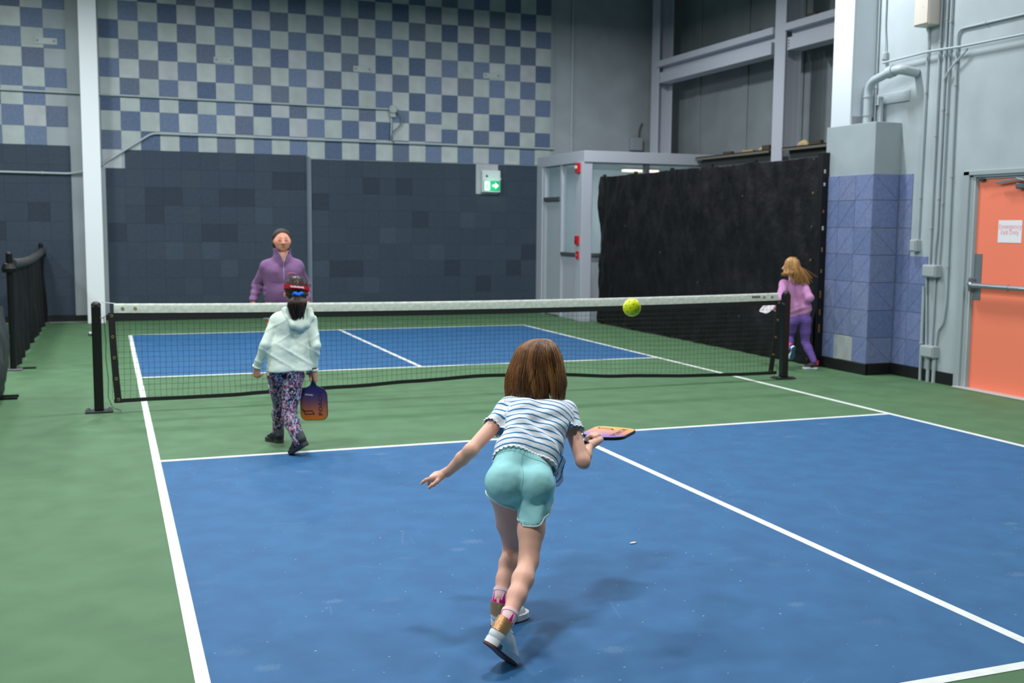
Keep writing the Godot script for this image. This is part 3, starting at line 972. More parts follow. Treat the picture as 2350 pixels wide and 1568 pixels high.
# ------------------------------------------------------------------ glazed lobby
func make_booth() -> void:
	var frame := plain("lobby_frame", rgb8(182, 186, 196), 0.45)
	var white := plain("lobby_white", rgb8(206, 216, 222), 0.5)
	var dark := plain("lobby_rail", rgb8(92, 96, 100), 0.45, 0.3)
	var glass := plain("lobby_glass", Color(0.8, 0.88, 0.9, 0.22), 0.05)
	glass.transparency = BaseMaterial3D.TRANSPARENCY_ALPHA
	var t := thing("glazed_lobby", "pale grey glazed entrance lobby with a flat roof in the corner", "lobby", Vector3(4.2, 0, -7.0))
	# local: x to the right, z from 0 (front) to -2.1 (back wall)
	part("roof", span(Vector3(0.0, 2.68, -2.1), Vector3(2.5, 2.87, 0.02), 0.006), frame, t)
	part("soffit", span(Vector3(0.06, 2.665, -2.08), Vector3(2.48, 2.681, -0.04)), white, t)
	part("corner_post", span(Vector3(-0.03, 0, -0.24), Vector3(0.16, 2.68, 0.0), 0.006), frame, t)
	part("end_post", span(Vector3(0.0, 0, -2.1), Vector3(0.12, 2.68, -1.84), 0.006), frame, t)
	# side towards the court: door bay and window bay
	part("mullion", span(Vector3(0.02, 0, -1.06), Vector3(0.12, 2.68, -0.98), 0.004), frame, t)
	part("mullion", span(Vector3(0.02, 0, -1.84), Vector3(0.10, 2.68, -1.76), 0.004), frame, t)
	part("header_rail", span(Vector3(0.0, 2.06, -1.78), Vector3(0.12, 2.13, -1.04), 0.006), dark, t)
	part("pane", span(Vector3(0.06, 2.12, -1.78), Vector3(0.066, 2.68, -1.05)), glass, t)
	var leaf := part("door_leaf", span(Vector3(0.045, 0.02, -1.77), Vector3(0.085, 2.06, -1.06), 0.004), plain("leaf_grey", rgb8(178, 188, 194), 0.5), t)
	part("hinge_strip", span(Vector3(0.03, 0.02, -1.76), Vector3(0.05, 2.06, -1.72), 0.003), frame, leaf)
	part("pane", span(Vector3(0.06, 1.15, -1.0), Vector3(0.066, 2.68, -0.22)), glass, t)
	part("sill_rail", span(Vector3(0.01, 1.10, -0.99), Vector3(0.12, 1.16, -0.22), 0.006), dark, t)
	part("lower_panel", span(Vector3(0.05, 0.0, -0.99), Vector3(0.08, 1.10, -0.22), 0.004), frame, t)
	# front
	part("sill_rail", span(Vector3(0.15, 1.10, -0.10), Vector3(2.45, 1.16, 0.0), 0.006), dark, t)
	part("lower_panel", span(Vector3(0.15, 0.0, -0.07), Vector3(2.45, 1.10, -0.04), 0.004), frame, t)
	part("pane", span(Vector3(0.15, 1.15, -0.06), Vector3(1.16, 2.68, -0.054)), glass, t)
	part("pane", span(Vector3(1.22, 1.15, -0.06), Vector3(2.45, 2.68, -0.054)), glass, t)
	part("mullion", span(Vector3(1.15, 0, -0.11), Vector3(1.23, 2.68, 0.0), 0.004), dark, t)
	# inside: bright lining on the far sides
	part("inner_lining", span(Vector3(0.14, 0.0, -2.085), Vector3(2.48, 2.67, -2.06)), white, t)
	part("inner_lining", span(Vector3(2.44, 0.0, -2.06), Vector3(2.48, 2.67, -0.12)), white, t)
	# two batten lamps under the soffit
	var glow := plain("lobby_lamp_glow", Color(1, 0.96, 0.88), 0.4)
	glow.emission_enabled = true; glow.emission = Color(1.0, 0.93, 0.80); glow.emission_energy_multiplier = 2.4
	var f := thing("batten_light", "lit white batten lamp under the lobby ceiling behind the glass", "light", Vector3(5.72, 2.64, -7.9))
	part("housing", span(Vector3(-0.38, -0.01, -0.06), Vector3(0.38, 0.012, 0.06), 0.004), white, f)
	part("lamp_tube", span(Vector3(-0.36, -0.05, -0.035), Vector3(0.36, -0.012, 0.035), 0.008), glow, f)
	var al_ := AreaLight3D.new()
	al_.name = "lamp_light"
	al_.area_size = Vector2(0.7, 0.07)
	al_.light_energy = 1.7
	al_.light_color = Color(0.93, 0.97, 1.0)
	al_.shadow_enabled = true
	f.add_child(al_)
	al_.position = Vector3(0, -0.06, 0)
	al_.rotation = Vector3(-PI / 2, 0, 0)
	# red fire alarm devices on the corner post
	var red := plain("alarm_red", rgb8(196, 20, 26), 0.35)
	var al := thing("fire_alarm_strobe", "red fire alarm strobe high on the lobby's corner post", "alarm", Vector3(4.172, 2.50, -7.13))
	part("case", span(Vector3(-0.055, 0, -0.06), Vector3(0.003, 0.17, 0.06), 0.008), red, al)
	part("lens", span(Vector3(-0.075, 0.07, -0.035), Vector3(-0.052, 0.12, 0.035), 0.008), plain("strobe_lens", rgb8(235, 235, 235), 0.2), al)
	var pl := thing("fire_pull_station", "dark red pull station halfway up the lobby's corner post", "alarm", Vector3(4.172, 1.30, -7.13))
	part("case", span(Vector3(-0.05, 0, -0.05), Vector3(0.003, 0.15, 0.05), 0.006), red, pl)
	part("handle", span(Vector3(-0.062, 0.04, -0.03), Vector3(-0.048, 0.08, 0.03), 0.004), plain("alarm_dark", rgb8(120, 12, 18), 0.4), pl)
	var tg := thing("red_alarm_plate", "small bright red plate just below the pull station", "alarm", Vector3(4.172, 1.06, -7.12))
	part("plate", span(Vector3(-0.03, 0, -0.04), Vector3(0.003, 0.13, 0.04), 0.004), red, tg)
	part("screw", span(Vector3(-0.034, 0.06, -0.006), Vector3(-0.029, 0.072, 0.006), 0.001), plain("strobe_lens", rgb8(235, 235, 235)), tg)

# ------------------------------------------------------------------ black windscreen on posts
func make_curtain() -> void:
	var cloth := plain("screen_black", rgb8(22, 22, 24), 0.55, 0.0, 0.35)
	cloth.heightmap_enabled = true
	cloth.heightmap_texture = bump(0.02, 9)
	cloth.heightmap_scale = 0.8
	cloth.uv1_triplanar = true
	cloth.uv1_scale = Vector3.ONE * 0.9
	var postm := plain("screen_post", rgb8(18, 18, 19), 0.45, 0.2)
	var brass := plain("grommet_brass", rgb8(150, 128, 80), 0.4, 0.7)
	var tie := plain("tie_pale", rgb8(170, 170, 168), 0.5)
	var a := Vector3(4.36, 0, -6.62)
	var b := Vector3(4.40, 0, -0.80)
	var t := thing("windscreen", "tall black fabric windscreen stretched between posts along the court", "screen", a)
	var nz := FastNoiseLite.new()
	nz.seed = 4; nz.frequency = 0.9; nz.fractal_octaves = 4
	var stops := [0.0, 0.19, 0.385, 0.57, 0.75, 1.0]
	var d := b - a
	var grom := MB.new()
	grom.tube(ring_points(Vector3.ZERO, 0.011, Vector3.RIGHT, 10), PackedFloat32Array([0.0035]), 5, false)
	var gm := grom.mesh()
	for i in 5:
		var s0: float = stops[i]
		var s1: float = stops[i + 1]
		var m := MB.new()
		var rows := []
		for r in 29:
			var fy := r / 28.0
			var row := PackedVector3Array()
			for k in 25:
				var q := k / 24.0
				var s := lerpf(s0, s1, q)
				var p := d * s
				var sag := 0.025 * sin(PI * q) * (0.6 + 0.4 * sin(i * 2.3))
				var top := 2.425 - sag + 0.012 * nz.get_noise_2d(s * 60.0, 5.0)
				var bot := 0.02 + 0.03 * absf(nz.get_noise_2d(s * 40.0, 1.0))
				var y := lerpf(bot, top, fy)
				var edge := minf(q, 1.0 - q)
				var fold := 0.05 * nz.get_noise_2d(s * 16.0, y * 1.1) + 0.02 * nz.get_noise_2d(s * 46.0, y * 3.0)
				# creases that fan out from the upper corners, and a pucker along each lacing
				fold += 0.018 * sin((q * 9.0 + (1.0 - fy) * 6.0)) * exp(-edge * 6.0) * fy * smoothstep(0.0, 0.06, edge)
				fold -= 0.022 * exp(-pow(edge * 16.0, 2.0)) * (0.6 + 0.4 * sin(y * 4.0))
				row.append(Vector3(p.x - 0.03 + fold, y, p.z))
			rows.append(row)
		m.sheet(rows, 0.004)
		var panel := part("fabric_panel", m, cloth, t)
		for r in 7:
			var y := 0.08 + 0.385 * r
			if i == 4 or (r * 7 + i * 3) % 4 == 0:
				part("grommet", gm, brass if (r + i) % 2 else plain("grommet_dull", rgb8(90, 88, 84), 0.5, 0.5), panel, Vector3(d.x * s1 - 0.075, y, d.z * s1 - 0.09))
	for i in 6:
		var p: Vector3 = d * float(stops[i])
		part("post", pipe([p + Vector3(0.045, 0, 0.0), p + Vector3(0.045, 2.46, 0.0)], 0.03, 10), postm, t)
	# top rail
	part("top_rail", pipe([Vector3(0.045, 2.40, 0), d + Vector3(0.045, 2.40, 0)], 0.02, 8), postm, t)
	# dark post next to the pillar with hanging ties
	part("end_post", span(d + Vector3(-0.045, 0, -0.05), d + Vector3(0.05, 2.46, 0.03), 0.004), postm, t)
	for r in 9:
		var y := 0.35 + 0.24 * r + rng.randf_range(-0.05, 0.05)
		part("tie", span(d + Vector3(-0.02, y, 0.028), d + Vector3(0.0, y + rng.randf_range(0.03, 0.11), 0.042), 0.003), tie if r in [7, 8, 5] else plain("tie_brown", rgb8(110, 76, 52), 0.7), t)

func ring_points(at: Vector3, r: float, axis: Vector3, n: int) -> PackedVector3Array:
	var u := axis.cross(Vector3.UP if absf(axis.y) < 0.9 else Vector3.RIGHT).normalized()
	var w := axis.cross(u).normalized()
	var out := PackedVector3Array()
	for k in n + 1: out.append(at + (u * cos(TAU * k / n) + w * sin(TAU * k / n)) * r)
	return out

# ------------------------------------------------------------------ low fabric barriers on the left
func make_barriers() -> void:
	var cloth := plain("barrier_black", rgb8(24, 25, 27), 0.75, 0.0, 0.3)
	var metal := plain("barrier_metal", rgb8(16, 16, 17), 0.4, 0.3)
	var nz := FastNoiseLite.new()
	nz.seed = 12; nz.frequency = 1.0
	var t := thing("fabric_barrier", "tall black fabric barrier hung from a rail between two posts", "barrier", Vector3(-4.28, 0, -3.1))
	var rows := []
	for r in 25:
		var fy := r / 24.0
		var row := PackedVector3Array()
		for k in 61:
			var q := k / 60.0
			var z := -0.05 - 5.85 * q
			var fold := (0.035 * sin(q * 46.0 + 2.0 * nz.get_noise_1d(q * 9.0)) + 0.05 * nz.get_noise_2d(q * 14.0, fy * 1.2)) * (1.0 - fy * 0.75)
			var top := 1.16 - 0.05 * sin(PI * q)
			row.append(Vector3(0.02 + fold, lerpf(0.03, top, fy), z))
		rows.append(row)
	var m := MB.new()
	m.sheet(rows, 0.004)
	part("hanging_fabric", m, cloth, t)
	var roll := MB.new()
	var rp := PackedVector3Array()
	var rr := PackedFloat32Array()
	for k in 40:
		var q := k / 39.0
		rp.append(Vector3(0.02, 1.15 - 0.05 * sin(PI * q) + 0.008 * nz.get_noise_1d(q * 30.0), -0.06 - 5.82 * q))
		rr.append(0.055 + 0.012 * nz.get_noise_1d(q * 25.0 + 9.0))
	roll.tube(rp, rr, 10)
	part("rolled_top", roll, plain("barrier_top", rgb8(52, 52, 54), 0.7), t)
	for z in [0.0, -5.9]:
		var post := part("post", pipe([Vector3(0, 0, z), Vector3(0, 1.24, z)], 0.032, 12), metal, t)
		var kn := MB.new()
		kn.ball(Vector3(0, 1.25, z), Vector3(0.034, 0.03, 0.034), 12)
		kn.lathe(PackedVector2Array([Vector2(0.033, 1.05), Vector2(0.072, 1.06), Vector2(0.078, 1.10), Vector2(0.06, 1.15), Vector2(0.033, 1.16)]), Vector3(0, 0, z), 12)
		part("collar", kn, metal, post)
		part("foot_plate", span(Vector3(-0.09, 0, z - 0.07), Vector3(0.09, 0.02, z + 0.07), 0.004), plain("foot_steel", rgb8(120, 122, 124), 0.4, 0.6), t)
	part("foot_bar", span(Vector3(-0.10, 0.0, -0.12), Vector3(0.22, 0.018, -0.08), 0.003), metal, t)
	# lower barrier nearer to the camera
	var t2 := thing("fabric_barrier", "low dark fabric barrier on bar feet beside the left sideline", "barrier", Vector3(-4.14, 0, -1.25))
	rows = []
	for r in 21:
		var fy := r / 20.0
		var row := PackedVector3Array()
		for k in 41:
			var q := k / 40.0
			var z := 0.0 + 3.6 * q
			var bow := 0.10 * sin(PI * clampf(fy * 0.9, 0, 1)) + 0.06 * nz.get_noise_2d(q * 9.0 + 40.0, fy * 1.6)
			row.append(Vector3(-0.10 + bow * 0.8 - 0.03 * q, lerpf(0.02, 0.83, fy), z))
		rows.append(row)
	var m2 := MB.new()
	m2.sheet(rows, 0.004)
	part("hanging_fabric", m2, plain("barrier_slate", rgb8(38, 44, 47), 0.7), t2)
	part("post", pipe([Vector3(-0.16, 0, 0.05), Vector3(-0.16, 0.84, 0.05)], 0.018, 10), metal, t2)
	part("post", pipe([Vector3(-0.19, 0, 2.05), Vector3(-0.19, 0.84, 2.05)], 0.018, 10), metal, t2)
	part("top_rail", pipe([Vector3(-0.12, 0.83, 0.0), Vector3(-0.15, 0.83, 3.6)], 0.016, 8), metal, t2)
	for z in [0.12, 0.26, 2.05]:
		part("foot_bar", span(Vector3(-0.5, 0.0, z - 0.02), Vector3(0.05, 0.022, z + 0.02), 0.004), metal, t2)

# ------------------------------------------------------------------ net
func net_top(x: float) -> float:
	return 0.915 - 0.03 * (1.0 - pow(x / 3.35, 2.0))

func net_low(x: float) -> float:
	var xs := [-3.4, -2.5, -1.27, -0.6, 0.0, 0.55, 1.5, 2.4, 3.4]
	var yb := [0.10, 0.105, 0.135, 0.16, 0.18, 0.17, 0.12, 0.085, 0.08]
	for i in 8:
		if x <= xs[i + 1]:
			return lerpf(yb[i], yb[i + 1], smoothstep(0.0, 1.0, clampf((x - xs[i]) / (xs[i + 1] - xs[i]), 0, 1)))
	return 0.08

const NZ := -0.05

func make_net() -> void:
	var black := plain("net_black", rgb8(17, 18, 20), 0.6)
	var cord := plain("net_cord", rgb8(24, 27, 27), 0.7)
	var white := plain("tape_white", rgb8(232, 232, 224), 0.65)
	white.albedo_texture = noise_tex(0.02, Color(0.84, 0.87, 0.84), Color.WHITE, 51, 512, 3)
	white.uv1_scale = Vector3(6, 0.3, 1)
	var brass := plain("grommet_brass", rgb8(150, 128, 80), 0.4, 0.7)
	var t := thing("pickleball_net", "black mesh net with a white top tape stretched across the court", "net", Vector3(0, 0, NZ))
	var x0 := -3.275
	var x1 := 3.335
	# mesh of thin cords
	var m := MB.new()
	var cell := 0.0475
	var cols := int((x1 - x0) / cell)
	var nz := FastNoiseLite.new()
	nz.seed = 6; nz.frequency = 1.0
	var at := func(x: float, f: float) -> Vector3:
		var lo := net_low(x)
		var hi := net_top(x) - 0.105
		var slack := (1.0 - f)
		var wob := 0.005 * sin(f * 90.0 + x * 3.0) * slack + 0.02 * slack * nz.get_noise_2d(x * 2.0, f)
		return Vector3(x + wob, lerpf(lo, hi, f), 0.05 * slack * nz.get_noise_2d(x * 0.8, f * 0.5 + 3.0))
	for i in cols + 1:
		var x := x0 + (x1 - x0) * i / cols
		var pts := PackedVector3Array()
		for k in 15: pts.append(at.call(x, k / 14.0))
		m.tube(pts, PackedFloat32Array([0.0014]), 3, false)
	for k in range(1, 15):
		var pts := PackedVector3Array()
		for i in range(0, cols + 1): pts.append(at.call(x0 + (x1 - x0) * i / cols, k / 14.8 + 0.03))
		m.tube(pts, PackedFloat32Array([0.0014]), 3, false)
	var nett := part("netting", m, cord, t)
	nett.set_meta("kind", "stuff")
	# white tape folded over the headline, thin black band sewn below
	var rows := []
	var uvr := []
	var back := []
	var prof := [[-0.075, 0.008], [-0.05, 0.010], [-0.02, 0.011], [0.0, 0.008], [0.004, 0.0]]
	for p: Array in prof:
		var row := PackedVector3Array()
		var rb := PackedVector3Array()
		var ur := PackedVector2Array()
		for i in 121:
			var x := lerpf(x0 + 0.02, x1 - 0.01, i / 120.0)
			var rip := 0.0025 * nz.get_noise_2d(x * 22.0, p[0] * 60.0)
			row.append(Vector3(x, net_top(x) + p[0], p[1] + rip))
			rb.append(Vector3(x, net_top(x) + p[0], -p[1] + rip))
			ur.append(Vector2(x * 0.3, p[0] * 8.0))
		rows.append(row); back.append(rb); uvr.append(ur)
	var tp := MB.new()
	tp.sheet(rows, 0.0, uvr)
	back.reverse()
	tp.sheet(back, 0.0, uvr)
	var tape := part("top_tape", tp, white, t)
	var band := MB.new()
	rows = []
	for y in [-0.125, -0.10, -0.072]:
		var row := PackedVector3Array()
		for i in 121:
			var x := lerpf(x0, x1, i / 120.0)
			row.append(Vector3(x, net_top(x) + y, 0.003))
		rows.append(row)
	band.sheet(rows, 0.005)
	part("sewn_band", band, black, t)
	var bot := MB.new()
	rows = []
	for f in [0.0, 1.0]:
		var row := PackedVector3Array()
		for i in 121:
			var x := lerpf(x0, x1, i / 120.0)
			var q: Vector3 = at.call(x, 0.0)
			row.append(Vector3(x, q.y - 0.028 + f * 0.034, q.z + 0.003))
		rows.append(row)
	bot.sheet(rows, 0.006)
	part("bottom_binding", bot, black, t)
	var gm := MB.new()
	gm.tube(ring_points(Vector3.ZERO, 0.010, Vector3(0, 0, 1), 12), PackedFloat32Array([0.004]), 6, false)
	var gmesh := gm.mesh()
	for s in [0, 1]:
		var xe: float = [x0, x1][s]
		var lean: float = [0.035, -0.075][s]
		var st := MB.new()
		rows = []
		for f in 9:
			var y := lerpf(net_low(xe) - 0.03, net_top(xe) - 0.075, f / 8.0)
			var sh := lean * pow(1.0 - f / 8.0, 1.6)
			rows.append(PackedVector3Array([Vector3(xe - 0.028 + sh, y, 0.006), Vector3(xe + 0.028 + sh, y, 0.006)]))
		st.sheet(rows, 0.010)
		var strap := part("side_strap", st, black, t)
		for k in 5:
			var f := k / 4.0
			var y := lerpf(net_low(xe) + 0.0, net_top(xe) - 0.10, f)
			part("grommet", gmesh, brass, strap, Vector3(xe + lean * pow(1.0 - f, 1.6), y, 0.008))
		# two brass eyelets in the tape ends
		for k in 2:
			part("eyelet", gmesh, plain("eyelet_dull", rgb8(120, 100, 60), 0.5, 0.5), tape, Vector3(xe + (0.09 + 0.10 * k) * (1 if s == 0 else -1), net_top(xe) - 0.04, 0.012))
	# printed maker's mark near the right end of the tape
	var mark := MB.new()
	for k in 5:
		var xx := 3.005 + k * 0.021
		mark.box(Vector3(xx, net_top(3.0) - 0.027, 0.0125), Vector3(0.012, 0.018, 0.002), 0.0, Basis(Vector3(0, 0, 1), [0.25, -0.2, 0.3, 0.1, -0.3][k]))
		mark.box(Vector3(xx + 0.004, net_top(3.0) - 0.036, 0.0125), Vector3(0.018, 0.006, 0.002))
	part("printed_mark", mark, plain("print_black", rgb8(24, 25, 30), 0.6), tape)
	# slack side cords
	var slack := MB.new()
	slack.tube(PackedVector3Array([Vector3(-3.335, 0.80, 0.0), Vector3(-3.325, 0.6, 0.02), Vector3(-3.33, 0.45, 0.0), Vector3(-3.315, 0.28, 0.02), Vector3(-3.32, 0.12, 0.0), Vector3(-3.29, 0.04, 0.02), Vector3(-3.22, 0.008, 0.05)]), PackedFloat32Array([0.003]), 5)
	part("slack_cord", slack, plain("cord_green", rgb8(30, 52, 40), 0.7), t)
	var pull := MB.new()
	pull.tube(PackedVector3Array([Vector3(-3.352, 0.935, 0.0), Vector3(-3.32, 0.925, 0.0), Vector3(-3.24, 0.916, 0.0)]), PackedFloat32Array([0.004]), 6)
	part("head_cord", pull, plain("tape_white", rgb8(214, 216, 208)), t)
	# posts
	var metal := plain("post_black", rgb8(15, 15, 16), 0.35, 0.0, 0.5)
	var steel := plain("bolt_steel", rgb8(150, 152, 154), 0.35, 0.8)
	for s in [0, 1]:
		var p := thing("net_post", ["square black net post with crank nut on the left sideline side", "square black net post near the tall black windscreen"][s], "post", Vector3([-3.395, 3.425][s], 0, NZ))
		var pm := MB.new()
		pm.box(Vector3(0, 0.46, 0), Vector3(0.076, 0.89, 0.076), 0.008)
		part("pole", pm, metal, p)
		var cp := MB.new()
		cp.ball(Vector3(0, 0.905, 0), Vector3(0.040, 0.035, 0.040), 14)
		part("cap", cp, metal, p)
		part("base_plate", span(Vector3(-0.11, 0.0, -0.075), Vector3(0.11, 0.016, 0.075), 0.003), plain("plate_dark", rgb8(52, 54, 58), 0.45, 0.5), p)
		for q in [Vector3(-0.085, 0.016, -0.05), Vector3(0.085, 0.016, -0.05), Vector3(-0.085, 0.016, 0.05), Vector3(0.085, 0.016, 0.05)]:
			var b := MB.new()
			b.lathe(PackedVector2Array([Vector2(0.012, 0.0), Vector2(0.012, 0.014), Vector2(0.0, 0.016)]), Vector3.ZERO, 6)
			part("anchor_bolt", b, steel, p, q)
		var sg := 1.0 if s == 0 else -1.0
		var hook := MB.new()
		hook.tube(PackedVector3Array([Vector3(sg * 0.03, 0.80, 0.03), Vector3(sg * 0.06, 0.80, 0.035), Vector3(sg * 0.065, 0.815, 0.035)]), PackedFloat32Array([0.006]), 6)
		part("hook", hook, steel, p)
		if s == 0:
			var nut := MB.new()
			nut.lathe(PackedVector2Array([Vector2(0.0, 0.0), Vector2(0.018, 0.0), Vector2(0.02, 0.02), Vector2(0.012, 0.03), Vector2(0.0, 0.03)]), Vector3.ZERO, 10, Basis(Vector3(0, 0, 1), PI / 2))
			part("crank_nut", nut, steel, p, Vector3(-0.038, 0.665, 0.0))

func text_mesh(s: String, size: float, depth: float, bold := true, serif := false) -> TextMesh:
	var tm := TextMesh.new()
	var f := SystemFont.new()
	f.font_names = PackedStringArray(["Droid Serif" if serif else "Droid Sans"])
	f.font_weight = 700 if bold else 400
	tm.font = f
	tm.text = s
	tm.font_size = 32
	tm.pixel_size = size / 32.0
	tm.depth = depth
	tm.curve_step = 1.0
	return tm

# ------------------------------------------------------------------ orange emergency door
func make_door() -> void:
	var grey := plain("door_frame_grey", rgb8(158, 168, 172), 0.45)
	var fr := MB.new()
	var d := structure("door_1", span(Vector3(4.835, 0.012, 1.105), Vector3(4.88, 2.105, 2.03), 0.003), plain("door_orange", rgb8(252, 134, 104), 0.5, 0.0, 0.4))
	# stepped frame
	for j in [[4.775, 0.955, 1.035], [4.795, 1.03, 1.075], [4.82, 1.07, 1.11]]:
		part("door_frame", span(Vector3(j[0], 0.0, j[1]), Vector3(4.93, 2.175 - (j[1] - 0.955) * 0.5, j[2]), 0.003), grey, d)
	for j in [[4.775, 2.135, 2.18], [4.795, 2.115, 2.14], [4.82, 2.095, 2.12]]:
		part("door_frame", span(Vector3(j[0], j[1], 0.956), Vector3(4.93, j[2], 2.15), 0.003), grey, d)
	part("door_frame", span(Vector3(4.775, 0.0, 2.03), Vector3(4.93, 2.175, 2.15), 0.003), grey, d)
	part("threshold", span(Vector3(4.72, 0.0, 1.0), Vector3(4.92, 0.014, 2.1), 0.004), plain("threshold_metal", rgb8(196, 190, 186), 0.5, 0.2), d)
	part("edge_plate", span(Vector3(4.828, 0.90, 1.108), Vector3(4.84, 1.36, 1.205), 0.002), plain("plate_zinc", rgb8(128, 138, 144), 0.4, 0.5), d)
	var chrome := plain("bar_metal", rgb8(165, 172, 178), 0.28, 0.75)
	var bar := MB.new()
	bar.tube(PackedVector3Array(bent([Vector3(4.83, 1.06, 1.115), Vector3(4.765, 1.06, 1.115), Vector3(4.765, 1.045, 1.16), Vector3(4.765, 1.045, 2.0)], 0.05)), PackedFloat32Array([0.026]), 14)
	var pb := part("push_bar", bar, chrome, d)
	part("end_bracket", span(Vector3(4.755, 0.985, 1.10), Vector3(4.84, 1.125, 1.135), 0.014), chrome, pb)
	var rim := MB.new()
	rim.tube(ring_points(Vector3(4.765, 1.045, 1.62), 0.028, Vector3(0, 0, 1), 14), PackedFloat32Array([0.005]), 6, false)
	part("joint_ring", rim, chrome, pb)
	# closer
	var cl := part("door_closer", span(Vector3(4.775, 1.985, 1.62), Vector3(4.84, 2.04, 1.98), 0.01), plain("closer_grey", rgb8(96, 106, 112), 0.4, 0.4), d)
	var arm := MB.new()
	arm.box(Vector3(4.785, 2.07, 1.58), Vector3(0.012, 0.022, 0.40), 0.003, Basis(Vector3.RIGHT, -0.10))
	arm.box(Vector3(4.77, 2.06, 1.74), Vector3(0.012, 0.02, 0.22), 0.003, Basis(Vector3.RIGHT, 0.2))
	part("arm", arm, chrome, cl)
	part("stop_block", span(Vector3(4.80, 2.075, 1.135), Vector3(4.84, 2.10, 1.20), 0.003), plain("button_dark", rgb8(50, 60, 62)), d)
	# paper notice
	var s := thing("paper_notice", "white paper notice with faded red lettering taped to orange door", "notice", Vector3(4.8335, 1.475, 1.535))
	part("sheet", span(Vector3(-0.0012, 0.0, -0.145), Vector3(0.0005, 0.215, 0.145)), plain("paper_white", rgb8(236, 234, 238), 0.7), s)
	var red := plain("faded_red_ink", rgb8(240, 140, 150), 0.7)
	var lines := ["Emergency", "Exit Only"]
	for i in 2:
		var o := part("lettering", text_mesh(lines[i], 0.056, 0.001, false), red, s, Vector3(-0.0018, 0.152 - 0.055 * i, 0.0))
		o.rotation.y = -PI / 2

